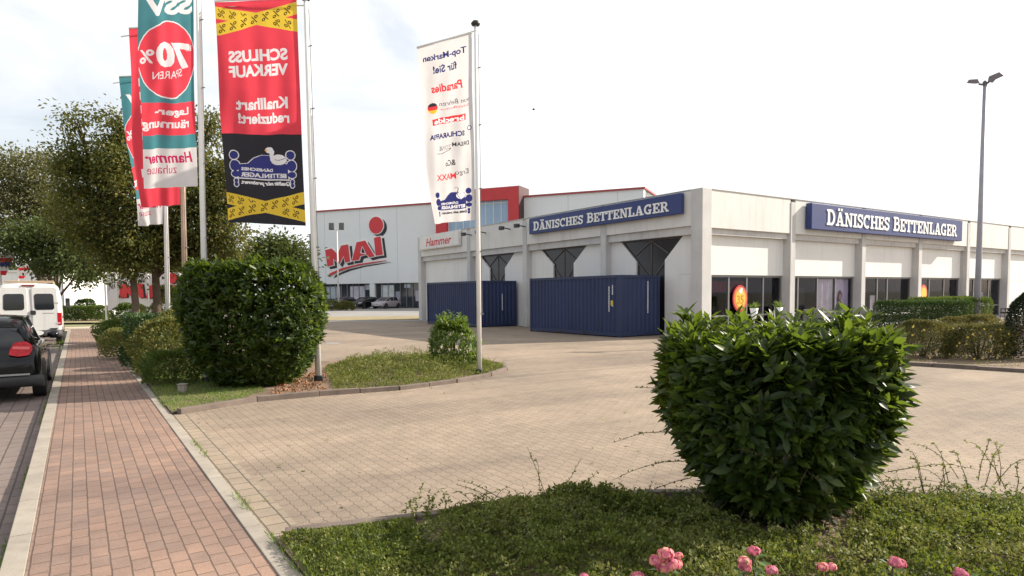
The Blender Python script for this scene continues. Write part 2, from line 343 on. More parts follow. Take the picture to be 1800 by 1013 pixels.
# ------------------------------------------------------------------ palette
M_lot = pavemat('beige_pavers', ((.292, .231, .176), (.266, .212, .163)), (.195, .157, .12), .17, .11, .007, zig=.042, zper=.11, offset=.5, patch=(.74, 1.14), warm=(1.02, 1.0, .96), streak=.26)
M_lotrow = pavemat('border_pavers', ((.30, .24, .175), (.26, .21, .16)), (.12, .10, .075), .22, .16, .009, patch=(.85, 1.08))
M_walk = pavemat('red_clinker', ((.268, .182, .145), (.212, .153, .130)), (.12, .085, .07), .2, .111, .006, offset=.5, patch=(.80, 1.16), bump=.7, warm=(1.05, 1.0, .92), streak=.2)
M_road = pavemat('grey_pink_pavers', ((.21, .165, .145), (.175, .14, .125)), (.09, .07, .06), .3, .2, .010, patch=(.82, 1.1))
M_kerb = pm('concrete_kerb', (.30, .265, .22), .9, .16, 2.0, .25, 120, stain=.25)
M_kerbdark = pm('old_dark_kerb', (.15, .115, .095), .9, .3, 3.0, .3, 90)
M_soil = pm('soil', (.17, .115, .075), .95, .4, 1.3, .6, 30)
M_ground = pm('grass_ground', (.20, .19, .09), .95, .3, .4, .3, 8)
M_asph = pm('far_asphalt', (.25, .24, .225), .9, .12, .3, .2, 60)
M_dry = pm('dry_grass', (.26, .21, .11), .95, .25, .6, .4, 12)
M_conc = pm('grey_concrete', (.54, .53, .52), .85, .1, .8, .12, 60, stain=.22)
M_fascia = pm('pale_fascia', (.68, .665, .64), .8, .06, .5, .05, 50, stain=.2)
M_white = pm('white_panel', (.74, .73, .71), .7, .04, .5, 0, stain=.12)
M_brown = pm('dark_brown_cladding', (.035, .03, .034), .45, .2, 1.0)
M_bar = pm('brown_glazing_bar', (.075, .062, .06), .5, .15, 2.0)
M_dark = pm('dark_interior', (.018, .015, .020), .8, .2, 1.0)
M_glass = glassmat('window_glass')
M_frame = pm('grey_frame', (.20, .20, .20), .5, .1, 2.0)
M_navy = pm('navy_sign', (.031, .048, .165), .45, .08, 1.0, spec=.4)
M_letter = pm('white_letter', (.82, .82, .80), .6, .04, 2.0)
M_metalw = pm('white_painted_metal', (.66, .65, .62), .45, .05, 2.0)
M_pole = pm('pale_pole_metal', (.76, .74, .71), .42, .08, 2.0, stain=.18)
M_black = pm('black_plastic', (.022, .022, .024), .5, .2, 3.0)
M_red = pm('red_panel', (.52, .035, .04), .5, .08, 1.0)
M_redlogo = pm('red_logo', (.60, .035, .045), .5, .05, 1.0)
M_logoblack = pm('black_logo', (.02, .018, .022), .5, .1, 1.0)
M_grey = pm('pale_grey_cladding', (.74, .75, .75), .65, .03, .15, 0, stain=.04)
# ------------------------------------------------------------------ ground
def sheet(name, pts, mat, z=None, world=False):
    """a flat structure whose object axes follow the pavement"""
    me = bpy.data.meshes.new(name); Mi = Matrix.Rotation(-SWROT, 4, 'Z')
    P = [(p[0], p[1]) for p in pts]; me.from_pydata([Mi @ Vector((p[0], p[1], p[2] if z is None else z)) for p in pts], [], tess(P)); me.materials.append(mat); me.update()
    ob = bpy.data.objects.new(name, me); COL.objects.link(ob); ob.rotation_euler = (0, 0, SWROT)
    return tag(ob, kind='structure')
gb = MB(); gb.add([(-900, -200, -.116), (900, -200, -.116), (900, 1500, -.116), (-900, 1500, -.116)], [(0, 1, 2, 3)])
tag(gb.build('ground', M_ground), kind='structure')
sheet('road', [SW(-8, -.485), SW(44, -.485), SW(44, -8), SW(-8, -8)], M_road, -.1)
sheet('far_path', [SW(44.2, 1.2), SW(50, 1.2), SW(50, -22), SW(44.2, -22)], pm('sandy_path', (.46, .36, .26), .9, .1, .5), -.09)
sheet('sidewalk', [SW(-6, -.345), SW(44, -.345), SW(44, .985), SW(-6, .985)], M_walk, 0)
lot = [SW(-6, 1.105), SW(44, 1.105), Vector((-12, 43, 0)), Vector((70, 43, 0)), Vector((70, -6, 0)), Vector((2, -6, 0))]
lotp = [SW(-6, 1.345), SW(42.5, 1.345), Vector((-14, 43.5, 0)), Vector((70, 43.5, 0)), Vector((70, -5, 0)), Vector((1.6, -5, 0))]
sheet('parking_lot', lotp, M_lot, .0)
sheet('paver_border', [SW(-6, 1.105), SW(44, 1.105), SW(44, 1.345), SW(-6, 1.345)], M_lotrow, .001)
sheet('dry_grass_strip', [Vector((-60, 46, 0)), Vector((60, 46, 0)), Vector((60, 54, 0)), Vector((-60, 54, 0))], M_dry, .02)
sheet('far_car_park', [Vector((-60, 54.2, 0)), Vector((60, 54.2, 0)), Vector((60, 100, 0)), Vector((-60, 100, 0))], M_asph, .0)
sheet('far_lane', [Vector((-16, 43.6, 0)), Vector((60, 43.6, 0)), Vector((60, 45.8, 0)), Vector((-16, 45.8, 0))], M_asph, .004)
def kerb(name, a0, a1, b0, b1, z0, z1, mat, step=1.0):
    mb = MB(); a = a0
    while a < a1:
        mb.box(SW(a+.004, b0, z0), SD*(min(step, a1-a)-.008), SR*(b1-b0), Z*(z1-z0+random.uniform(-.003, .003))); a += step
    return tag(mb.build(name, mat, bevel=.006), kind='structure')
kerb('kerb_road', -6, 44, -.485, -.347, -.2, .006, M_kerb)
kerb('kerb_edge', -6, 44, .987, 1.103, -.1, .010, M_kerb, .8)
def kerb_path(name, pts, w, z1, mat, seg=.9):
    """loose kerbstones along a path on the ground"""
    mb = MB()
    for p, q in zip(pts[:-1], pts[1:]):
        p, q = Vector(p), Vector(q); d = q-p; n = max(1, round(d.length/seg)); u = d.normalized(); s = Vector((-u.y, u.x, 0)); l = d.length/n
        for i in range(n):
            o = p+u*(l*i+.006); mb.box(o-s*(w/2)+Z*-.1+s*random.uniform(-.008, .008), u*(l-.012), s*w, Z*(.1+z1+random.uniform(-.012, .008)))
    return tag(mb.build(name, mat, bevel=.01), kind='structure')
# ------------------------------------------------------------------ planting beds
ISL = [G(300, 719), G(450, 706), G(560, 696), G(700, 686), G(800, 673), G(860, 662), G(888, 652), G(884, 643), G(840, 636), G(740, 629), G(620, 636)]
isl_out = [SW(10.9, 1.11)] + ISL[1:] + [Vector((-5.8, 17.0, 0)), Vector((-11.5, 25, 0)), Vector((-20, 36, 0)), SW(42, 1.11)]
sheet('planting_bed', isl_out, M_soil, .035)
kerb_path('kerb_stones', [SW(10.9, 1.2)] + ISL[1:10], .11, .085, M_kerbdark)
VERGE = [SW(4.75, 1.11), G(500, 945), G(730, 918), G(900, 897), G(1150, 876), G(1400, 875), G(1800, 885), Vector((8, 5.2, 0)), Vector((8, 1.5, 0)), SW(1.0, 1.11)]
sheet('front_bed', VERGE, M_soil, .03)
kerb_path('front_kerb_stones', VERGE[1:8], .1, .07, M_kerbdark)
RI = [G(1572, 641), G(1640, 645), G(1720, 650), G(1830, 657)]
ri_out = RI + [Vector((16, 13.4, 0)), Vector((24, 22, 0)), Vector((21, 27, 0)), Vector((14.2, 25.2, 0)), Vector((10.4, 19, 0))]
sheet('side_bed', ri_out, M_soil, .03)
kerb_path('side_kerb_stones', RI + [Vector((16, 13.4, 0))], .12, .085, M_kerbdark)
sheet('manhole_cover', [G(585+14*math.cos(t*.5), 604+1.5*math.sin(t*.5)) for t in range(12)], M_asph, .006)
# ------------------------------------------------------------------ the near store
L1, L2, HB = 24.45, 36.0, 5.68
store = thing('store_building', 'low flat-roofed white and grey concrete store on the corner, with funnel-shaped dark doors', 'store', C0)
mb = MB(); rec = .32
# body behind the shop windows, the roof slab and the closed left wall
mb.box(PL(.35, 0, -.56), E1*(L1-.6), -N1*.24, Z*5.3)                        # left wall
mb.box(PR(.60, 5.2, -.4), E2*(L2-1), -N2*(L1-1), Z*.2)                      # roof slab
mb.box(PR(.85, 0, -6), E2*(L2-1.2), -N2*.2, Z*5.19)                         # back of the shop floor
mb.box(PR(L2-.25, 0, -.4), E2*.2, -N2*(L1-1), Z*5.19)
mb.box(PL(L1-.2, 0, -.85), E1*.2, -N1*(L2-2), Z*5.3)
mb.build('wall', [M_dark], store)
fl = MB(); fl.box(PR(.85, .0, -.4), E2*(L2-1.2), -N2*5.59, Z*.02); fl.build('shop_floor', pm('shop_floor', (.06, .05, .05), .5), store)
colsR = [5.85, 11.60, 17.2, 22.9, 28.65]; colsL = [5.6, 11.75, 17.6]
cw = .36
def column(o, x, y, h=HB-.01):
    mb = MB(); mb.box(o, x, y, Z*h); return mb.build('column', M_conc, store, bevel=.02)
column(PR(0, 0, 0), E2*.55, -N2*.55, HB+.03)                                # the corner pier
for t in colsR: column(PR(t-cw/2, 0, .0), E2*cw, -N2*.5, HB-.13)
for t in colsL: column(PL(t-cw/2, 0, .0), E1*cw, -N1*.5, HB-.13)
column(PL(L1-.42, 0, 0), E1*.42, -N1*.5)
def bays(cols, end, start): 
    e = [start] + [t for t in cols] + [end]; return [(a+(cw/2 if i else 0)+.002, b-(cw/2 if i < len(e)-2 else 0)-.002) for i, (a, b) in enumerate(zip(e[:-1], e[1:]))]
bR = bays(colsR, L2-.3, .55); bL = bays(colsL, L1-.42, .55)
for a, b in bR:
    mb = MB(); mb.box(PR(a, 4.22, -.03), E2*(b-a), -N2*.42, Z*(HB-4.22)); mb.build('fascia', M_fascia, store, bevel=.012)
    mb = MB(); mb.box(PR(a, 3.98, -.14), E2*(b-a), -N2*.4, Z*.238); mb.build('lintel', M_conc, store)
for a, b in bL:
    mb = MB(); mb.box(PL(a, 4.32, -.03), E1*(b-a), -N1*.42, Z*(HB-4.32)); mb.build('fascia', M_fascia, store, bevel=.012)
    mb = MB(); mb.box(PL(a, 4.0, -.14), E1*(b-a), -N1*.4, Z*.318); mb.build('lintel', M_conc, store)
cp = MB()
for o, x, y, l in ((PR(-.02, HB+.03, .02), E2, N2, L2), ):
    cp.box(PR(.56, HB, .0), E2*(L2-.9), -N2*.42, Z*.03)
cp.box(PL(.56, HB, .0), E1*(L1-.98), -N1*.42, Z*.03); cp.build('coping', pm('coping_metal', (.45, .44, .43), .5), store)
# right facade: white panel above, shop window below
WT = 2.42
for i, (a, b) in enumerate(bR):
    a -= .0; 
    if i == 5:
        mb = MB(); mb.box(PR(a, 0, -.34), E2*(b-a), -N2*.1, Z*3.97); mb.build('panel', M_white, store); continue
    a0 = a+.42 if i == 0 else a
    mb = MB(); mb.box(PR(a, WT, -.34), E2*(b-a), -N2*.12, Z*(3.978-WT))
    if i == 0: mb.box(PR(a, 0, -.34), E2*.42, -N2*.12, Z*(WT-.002))
    mb.build('panel', M_white, store, bevel=.008)
    mull = {0: [.0, .24, .49, .73, 1.0], 1: [0, .155, .44, .72, 1.0], 2: [0, .1, .36, .55, 1.0], 3: [0, .33, .66, 1], 4: [0, .3, .7, 1]}[i]
    w = b-a0; fr = MB()
    for k in mull: fr.box(PR(a0+k*(w-.07), .1, -.40), E2*.07, -N2*.1, Z*(WT-.1))
    for k0, k1 in zip(mull[:-1], mull[1:]):
        s0 = a0+k0*(w-.07)+.071; s1 = a0+k1*(w-.07)-.001
        fr.box(PR(s0, WT-.08, -.405), E2*(s1-s0), -N2*.09, Z*.078); fr.box(PR(s0, .74, -.405), E2*(s1-s0), -N2*.09, Z*.07); fr.box(PR(s0, .1, -.405), E2*(s1-s0), -N2*.09, Z*.06)
    win = fr.build('window', M_frame, store)
    g = MB()
    for k0, k1 in zip(mull[:-1], mull[1:]):
        s0 = a0+k0*(w-.07)+.07; s1 = a0+k1*(w-.07)
        g.box(PR(s0, .16, -.44), E2*(s1-s0), -N2*.01, Z*(WT-.24))
    g.build('pane', M_glass, win)
    mb = MB(); mb.box(PR(a, 0, -.37), E2*(b-a), -N2*.13, Z*.098); mb.build('sill', M_conc, store)
# left facade: white panels with funnel-shaped glazed doors
def dpoly(a, b, fu, top, neck, door):
    cx, wt, wn, zn = fu
    return cx, wt, wn, zn
for i, (a, b) in enumerate(bL):
    mb = MB(); fr = lambda x, y, d: PL(x, y, d)
    if i == 3:
        mb.box(PL(a, 0, -.34), E1*(b-a), -N1*.2, Z*3.998); mb.build('panel', M_white, store, bevel=.008); continue
    cx = a+2.47 if i == 0 else a+3.12 if i == 1 else a+3.02; wt, wn, zn = 1.78, .82, 3.08
    if i: wt, wn, zn = 1.8, .81, 3.2
    mb.prism([(a, 0), (cx-wn, 0), (cx-wn, zn), (cx-wt, 3.998), (a, 3.998)], fr, -.54, -.34)
    mb.prism([(cx+wn, 0), (b, 0), (b, 3.998), (cx+wt, 3.998), (cx+wn, zn)], fr, -.54, -.34)
    mb.build('panel', M_white, store)
    d = MB(); d.prism([(cx-wn+.004, 0), (cx+wn-.004, 0), (cx+wn-.004, zn), (cx+wt-.006, 3.99), (cx-wt+.006, 3.99), (cx-wn+.004, zn)], fr, -.53, -.44)
    door = d.build('door', pm('dark_door_glass', (.022, .02, .026), .15, .15, 1.0), store)
    q = MB()
    for k, (p0, p1) in enumerate([((cx, .1), (cx, 3.95)), ((cx-wn+.03, .1), (cx-wn+.03, zn)), ((cx+wn-.03, .1), (cx+wn-.03, zn)), ((cx-wt+.1, 3.95), (cx-.05, 2.3)), ((cx+wt-.1, 3.95), (cx+.05, 2.3)), ((cx, 3.93), (cx+.95, 3.35)), ((cx, 3.93), (cx-.95, 3.35)), ((cx-wt+.05, 3.96), (cx+wt-.05, 3.96))]):
        q.prism(strip([p0, p1], .055), fr, -.44, -.415+.002*k)
    q.build('glazing_bar', M_bar, door)
# joints in the white panels
jt = MB()
for a, b in bL[:1]: jt.box(PL(.56, 2.45, -.3385), E1*.9, N1*.004, Z*.018)
jt.box(PR(colsR[-1]+cw/2, 2.3, -.3385), E2*5, N2*.004, Z*.02); jt.build('joint', M_conc, store)
# things inside the shop windows: curtains, displays
def inside(name, label, cat, i, f0, f1, z0, z1, off, mat, fold=0.0, group=None):
    a, b = bR[i]; x0 = a+(b-a)*f0; x1 = a+(b-a)*f1; n = 24 if fold else 1; mb = MB()
    pts = [(x0+(x1-x0)*k/n, fold*math.sin(k*1.9)) for k in range(n+1)]
    poly = [(x, d) for x, d in pts] + [(x, d-.03) for x, d in pts[::-1]]
    mb.loft([[PR(x, z, off+d) for x, d in poly] for z in (z0, z1)])
    return tag(mb.build(name, mat), label, cat, group)
M_cur = pm('white_curtain', (.86, .86, .82), .8); M_poster = pm('lilac_poster', (.72, .70, .78), .6)
inside('curtain', 'white pleated curtain behind the second shop window from the corner pier', 'curtain', 1, .475, .70, .1, 2.3, -.53, M_cur, .03)
po = thing('window_poster', 'pale lilac poster with a dark-haired woman in pink, behind the second window', 'poster', PR(bR[1][0]+4.5, 0, -.56))
a, b = bR[1]; fr = lambda x, y, d: PR(x, y, d)
q = MB(); q.box(PR(a+(b-a)*.73, .2, -.56), E2*((b-a)*.24), -N2*.02, Z*2.1); q.build('sheet', M_poster, po)
px = a+(b-a)*.835
q = MB(); q.prism(ell(px, 1.52, .19, .26), fr, -.56, -.552); q.prism(ell(px-.08, 1.3, .16, .3), fr, -.56, -.5515); q.build('printed_hair', pm('print_hair', (.06, .035, .04), .6), po)
q = MB(); q.prism([(px-.42, .3), (px+.42, .3), (px+.3, 1.0), (px+.12, 1.25), (px-.15, 1.25), (px-.33, .95)], fr, -.56, -.55); q.prism(ell(px+.05, 1.45, .11, .16), fr, -.56, -.549); q.build('printed_figure', pm('print_pink', (.55, .30, .30), .6), po)
inside('display_panel', 'beige display panel at the left edge of the third shop window', 'panel', 2, .0, .1, .1, 2.3, -.6, pm('beige_panel', (.62, .50, .34), .7))
inside('display_panel', 'white upright display board behind the bright third window, beside the glass door', 'panel', 2, .42, .52, .1, 1.5, -.9, M_cur)
inside('display_panel', 'pale grey upright display board inside the fifth shop window', 'panel', 4, .55, .8, .1, 1.6, -.9, pm('greyboard', (.55, .52, .55), .7))
inside('banner', 'dark red banner hanging inside the first window above the round number sign', 'banner', 0, .22, .72, 1.75, 2.2, -1.1, pm('dark_red_cloth', (.22, .015, .03), .8), .02)
inside('shelf_unit', 'dark green shelf unit inside the second shop window', 'shelf', 1, .22, .43, .1, 1.9, -1.0, pm('dark_green', (.05, .055, .045), .7))
def disc_sign(i, f, z, r, num, label):
    a, b = bR[i]; x = a+(b-a)*f; o = thing('window_sign', label, 'sign', PR(x, z, -.36)); fr = lambda u, v, d: PR(x+u, z+v, d)
    for nm, rr, c, d in (('red_rim', 1.0, (.50, .025, .035), 0), ('orange_ring', .87, (.74, .20, .06), .006), ('yellow_disc', .66, (.85, .52, .06), .012)):
        q = MB(); q.prism(ell(0, 0, rr*r*.86, rr*r), fr, -.39+d, -.365+d); q.build(nm, pm('sign_'+nm, c, .5, .04), o)
    if num:
        vs, fs = fit(num, -.2*r/.5, -.2*r/.5, .2*r/.5, .13*r/.5, .02); q = MB(); q.add([fr(u, v, -.345) for u, v in vs], fs); q.build('number', pm('ochre_print', (.55, .28, .01), .6), o)
        q = MB(); q.prism(ell(.0, .55*r, .2*r, .16*r), fr, -.36, -.345); q.prism(ell(.12*r, .68*r, .1*r, .12*r), fr, -.36, -.3445); q.build('goose_mark', M_letter, o)
disc_sign(0, .44, 1.47, .55, '35', 'round yellow sign with red rim reading 35 on the first shop window')
disc_sign(3, .2, 1.55, .5, '', 'round reddish yellow sign in the fourth window, partly behind the clipped hedge')
# signs on the fascia
def store_sign(pl, a0, a1, z0, z1, la, lb, lz, lh, label, o0, o1, lit):
    s = thing('store_sign', label, 'sign', pl((a0+a1)/2, z0, o0)); q = MB(); d = pl(1, 0, 0)-pl(0, 0, 0); n = pl(0, 0, 1)-pl(0, 0, 0)
    q.box(pl(a0, z0, o0), d*(a1-a0), n*(o1-o0), Z*(z1-z0)); q.build('board', M_navy, s, bevel=.02)
    q = MB(); slab_word(q, 'DÄNISCHES BETTENLAGER', la, lb, lz, lh, lambda x, y, k: pl(x, y, o1+k), .002, .03); q.build('lettering', M_letter, s)
    return s
store_sign(lambda t, z, o=0: PL(t, z, o), .88, 11.03, 4.80, 5.60, 10.62, 1.50, 4.95, .40, 'long navy sign with white slab letters on the shaded left facade', .02, .2, 0)
store_sign(lambda t, z, o=0: PR(t, z, o), 6.72, 21.25, 4.44, 5.56, 7.85, 20.5, 4.66, .62, 'large navy sign with white slab letters on the sunlit right facade', .02, .3, 1)
hs = thing('store_sign', 'small white box sign with red italic lettering at the far end of the left facade', 'sign', PL(21.1, 4.7, 0))
q = MB(); q.box(PL(18.42, 4.73, .0), E1*5.4, N1*.16, Z*.93); q.build('board', M_fascia, hs, bevel=.02)
q = MB(); q.box(PL(18.5, 4.80, .161), E1*5.24, N1*.01, Z*.8); q.build('face', M_white, hs)
vs, fs = fit('Hammer', 0, 0, 1, 1, .018, .22, False); q = MB(); q.add([PL(22.85-u*3.5, 4.92+v*.52, .18) for u, v in vs], [f for f in fs]); q.build('lettering', M_redlogo, hs)
# spotlights on brackets along the parapet of the left facade
for k, (t, lab) in enumerate(((11.65, 'small black spotlight just left of the navy sign on the shaded facade'), (13.1, 'small black spotlight second to the left of the navy sign'), (15.6, 'small black spotlight midway between the two facade signs'), (17.2, 'small black spotlight nearest the red-lettered box sign'))):
    s = thing('spotlight', lab, 'spotlight', PL(t, 5.3, 0), group='spotlights along the left facade'); q = MB(); q.tube([PL(t, 5.25, -.02), PL(t, 5.3, .35), PL(t-.1, 5.28, .55)], .03, 6); q.build('arm', M_black, s)
    q = MB(); q.box(PL(t-.22, 5.18, .5), E1*.34, N1*.16, Z*.2); q.build('lamp_head', M_black, s, bevel=.02)
# ------------------------------------------------------------------ shipping containers
M_cont = pm('navy_container', (.016, .030, .098), .55, .22, .8, .1, 20, stain=.3); M_contd = pm('navy_container_rail', (.015, .027, .078), .5, .1, 1.0)
def container(o, lx, ly, hgt, label, marks):
    c = thing('shipping_container', label, 'container', o, group='navy shipping containers in front of the store')
    fr0 = lambda s, d, z: Vector(o)+E1*s+N1*d+Z*z
    def corr(p, u, n, ln):
        """corrugated wall from p along u, bulging to n"""
        pr = []; s = 0.12; k = 0
        while s < ln-.12:
            pr += [(s, 0), (s+.07, 0), (s+.12, -.045), (s+.19, -.045)]; s += .24
        pr = [(.1, 0)] + pr + [(ln-.1, 0)]; mb = MB(); n_ = len(pr)
        vs = [p+u*a+n*b+Z*.16 for a, b in pr] + [p+u*a+n*b+Z*(hgt-.1) for a, b in pr]
        mb.add(vs, [(i, i+1, n_+i+1, n_+i) if u.cross(Z).dot(n) > 0 else (i, n_+i, n_+i+1, i+1) for i in range(n_-1)]); return mb
    P = lambda s, d, z=0: fr0(s, d, z)
    corr(P(0, ly-.02), E1, N1, lx).build('side_wall', M_cont, c); corr(P(.02, 0), N1, -E1, ly).build('end_wall', M_cont, c)
    corr(P(0, .02), E1, -N1, lx).build('side_wall', M_cont, c); corr(P(lx-.02, 0), N1, E1, ly).build('end_wall', M_cont, c)
    q = MB(); q.box(P(.06, .06, hgt-.05), E1*(lx-.12), N1*(ly-.12), Z*.03); q.build('roof', M_cont, c)
    q = MB()
    for s in (0, lx-.12):
        for d in (0, ly-.12): q.box(P(s, d, .0), E1*.12, N1*.12, Z*hgt)
    q.build('corner_post', M_contd, c, bevel=.012)
    q = MB()
    for z, h in ((.04, .14), (hgt-.11, .11)):
        for d in (0, ly-.06): q.box(P(.121, d, z), E1*(lx-.242), N1*.06, Z*h)
        for s in (0, lx-.06): q.box(P(s, .121, z), E1*.06, N1*(ly-.242), Z*h)
    q.build('rail', M_contd, c)
    q = MB()
    for s in (1.9, 3.6): q.box(P(s, ly-.003, .05), E1*.32, N1*.006, Z*.11)
    q.build('fork_pocket', M_black, c)
    q = MB()
    for kind, s, z0, z1 in marks:
        z = z1
        while z > z0:
            hh = random.uniform(.035, .055)
            if kind == 's': q.box(P(s, ly-.018, z-hh), E1*-.05, N1*.012, Z*hh)
            else: q.box(P(.018, s, z-hh), N1*.05, -E1*.012, Z*hh)
            z -= hh+.022
    q.build('white_marking', M_letter, c)
    return c
c1 = container(PL(2.14, 0, .0), 6.0, 2.26, 2.45, 'nearest navy shipping container with white markings, below the long navy sign', [('s', .62, 1.0, 2.0), ('s', .42, 1.7, 2.05), ('s', .42, 1.2, 1.4), ('e', .66, .95, 2.2)])
q = MB(); q.box(PL(2.14+.36, 1.25, 2.245), E1*.13, N1*.012, Z*.2); q.build('yellow_label', pm('yellow_label', (.6, .45, .05), .6), c1)
container(PL(12.78, 0, -.18), 5.9, 2.44, 2.45, 'far navy shipping container partly behind the slim banner pole', [('e', .9, .9, 1.75)])
# ------------------------------------------------------------------ the far furniture store
Q0 = Vector((15.1, 75.7, 0)); U1 = Vector((-28-15.1, 94.3-75.7, 0)).normalized(); V1 = Vector((-U1.y, U1.x, 0))
if V1.y > 0: V1 = -V1                                   # towards the camera
def PM(a, z, o=0): return Q0 + U1*a + V1*o + Z*z
def am(x, y=480, o=0): return (HIT(x, y, Q0+V1*o, V1)-Q0).dot(U1)
def zm(x, y, o=0): return HIT(x, y, Q0+V1*o, V1).z
far = thing('furniture_store', 'tall windowless pale grey store in the distance with red roof edge and red entrance frame', 'store', Q0)
LM = am(552); HM = 13.5; zt = 3.35
ap = [am(px) for px in (650.5, 657)]
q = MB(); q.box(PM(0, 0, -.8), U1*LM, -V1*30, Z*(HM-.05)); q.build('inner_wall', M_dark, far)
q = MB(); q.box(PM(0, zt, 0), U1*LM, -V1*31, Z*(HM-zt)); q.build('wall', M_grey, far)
jq = MB(); a = 3.0
while a < LM-1: jq.box(PM(a, zt, .0), U1*.05, V1*.006, Z*(HM-zt)); a += 6.0
jq.build('panel_joint', pm('joint_grey', (.47, .47, .47), .8), far)
q = MB(); q.box(PM(-.15, HM+.003, .18), U1*(LM+.3), -V1*.5, Z*.2); q.box(PM(-.15, HM+.003, -.322), U1*.5, -V1*30.5, Z*.2); q.build('roof_edge', pm('dull_red_edge', (.34, .05, .055), .5), far)
# shop front: piers, panes, display boards
for a0, a1 in ((0, am(745)), (am(657.5), am(649)), (am(566), LM)):
    q = MB(); q.box(PM(min(a0, a1), 0, -.02), U1*abs(a1-a0), -V1*.7, Z*(zt-.002)); q.build('pier', M_grey, far)
def shop(x0, x1, cells):
    a0, a1 = am(x0), am(x1); w = MB()
    for k in range(9): w.box(PM(a0+(a1-a0)*k/8-.04, .1, -.46), U1*.08, V1*.1, Z*(zt-.12))
    wn = w.build('window', M_frame, far); g = MB(); g.box(PM(min(a0, a1), .05, -.5), U1*abs(a1-a0), V1*.03, Z*(zt-.06)); g.build('pane', pm('far_shop_glass', (.045, .05, .065), .08, .3, .6), wn)
    for f0, f1, z0, z1, c in cells:
        p = MB(); p.box(PM(a0+(a1-a0)*f0, z0, -.47), U1*((a1-a0)*(f1-f0)), V1*.03, Z*(z1-z0)); p.build('window_display', pm('display_%.2f' % (c[0]), c, .6, .22, 1.3), wn)
shop(744.5, 657.6, [(.02, .20, .9, 2.3, (.42, .38, .42)), (.62, .90, 1.2, 3.1, (.56, .60, .60)), (.30, .42, 2.7, 3.2, (.5, .54, .6)), (.5, .6, .6, 2.2, (.28, .30, .36))])
shop(648.5, 566.2, [(.0, .12, 2.5, 3.2, (.44, .5, .55)), (.13, .44, .4, 3.0, (.48, .46, .52)), (.66, .96, 1.3, 3.0, (.40, .46, .50))])
q = MB(); q.box(PM(LM-.5, 0, .02), U1*.22, V1*.2, Z*9.0); q.box(PM(LM-.1, 0, .02), U1*.5, V1*.3, Z*10.5); q.build('downpipe', pm('dark_pipe', (.13, .13, .14), .5), far)
# red entrance frame standing proud of the wall and above its roof
po_ = 1.6; aL, aR, aR2 = am(766, 400, po_), am(893, 380, po_), am(912, 380, po_); aL2 = am(785, 400, po_); zT = zm(880, 329, po_); zI = zm(880, 351, po_)
q = MB(); q.box(PM(aR2, 0, po_), U1*(aR-aR2), -V1*3.2, Z*zT); q.box(PM(aL2, 0, po_), U1*(aL-aL2), -V1*3.2, Z*zT); q.box(PM(aR+.001, zI, po_-.003), U1*(aL2-aR-.002), -V1*3.19, Z*(zT-zI-.003)); q.build('entrance_frame', M_red, far)
q = MB(); q.box(PM(aR+.002, .1, po_-.5), U1*(aL2-aR-.004), -V1*.05, Z*(zI-.101)); q.build('entrance_glass', pm('blue_glass', (.30, .42, .56), .12, .1, .4), far)
q = MB(); w = aL2-aR
for k in range(9): q.box(PM(aR+.002+(w-.1)*k/8, .1, po_-.44), U1*.09, -V1*.06, Z*(zI-.103))
for k, z in enumerate((2.5, 5, 7.5, zI-.35)): q.box(PM(aR+.003, z, po_-.446), U1*(w-.01), -V1*.05, Z*.1)
q.build('glazing_bar', M_metalw, far)
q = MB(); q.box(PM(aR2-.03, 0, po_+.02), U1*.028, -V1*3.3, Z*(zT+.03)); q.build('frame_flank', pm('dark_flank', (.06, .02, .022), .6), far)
# logo shapes traced from the wall sign, in logo units
LOGO = {
 'M': [[(98, 545), (185, 522), (268, 602), (318, 483), (412, 466), (438, 702), (372, 715), (350, 618), (292, 735), (205, 655), (214, 750), (130, 768)]],
 'A': [[(530, 437), (645, 415), (660, 440), (612, 490), (595, 495), (575, 585), (575, 628), (560, 678), (465, 690)], [(661, 441), (775, 628), (708, 645), (664, 603), (613, 491)], [(576, 586), (663, 604), (576, 627)]],
 'i': [[(768, 375), (855, 358), (888, 608), (790, 622)], ell(795, 205, 96, 116)],
 's': [[(140, 908), (165, 862), (330, 790), (560, 735), (760, 705), (935, 686), (760, 720), (560, 752), (380, 802), (250, 852)]]}
def logo(fr, parent, mats=True):
    r = MB(); w = MB(); k = MB(); n = 0
    for key, polys in LOGO.items():
        for p in polys:
            n += 1; p = [(x, -y) for x, y in p]; g = .004*n
            if key == 's': k.prism([(x+70, y-22) for x, y in p], fr, 0, .02+g)
            else: k.prism([(x+36, y-30) for x, y in grow(p, 9)], fr, 0, .02+g); w.prism(grow(p, 11), fr, 0, .09+g)
            r.prism(p, fr, 0, .16+g)
    k.build('black_outline', M_logoblack, parent); w.build('white_outline', M_letter, parent); r.build('red_lettering', M_redlogo, parent)
lg = thing('logo_sign', 'large red slanted letters with black shadows and a swoosh on the grey wall', 'sign', PM(am(630), 8, 0))
def fr_logo(x, y, d):
    p = HIT(560+x/7.79, 370-y/7.79, Q0, V1); return p+V1*d
logo(fr_logo, lg)
# ------------------------------------------------------------------ floodlight mast in front of it
b = at(595, 79); mast = thing('floodlight_mast', 'thin white mast with two square floodlights before the grey store wall', 'mast', b)
q = MB(); q.tube([b, b+Z*9.6], [.12, .07], 8); q.build('pole', M_metalw, mast, True)
q = MB(); q.tube([b+Vector((-.75, 0, 9.6)), b+Vector((.75, 0, 9.6))], .05, 6); q.build('cross_arm', M_metalw, mast)
for s in (-.6, .6):
    q = MB(); q.box(b+Vector((s-.3, -.3, 9.6)), (.6, 0, 0), (0, .25, -.1), (0, .1, .75)); q.build('floodlight', pm('dark_lamp', (.10, .10, .10), .5), mast, bevel=.04)
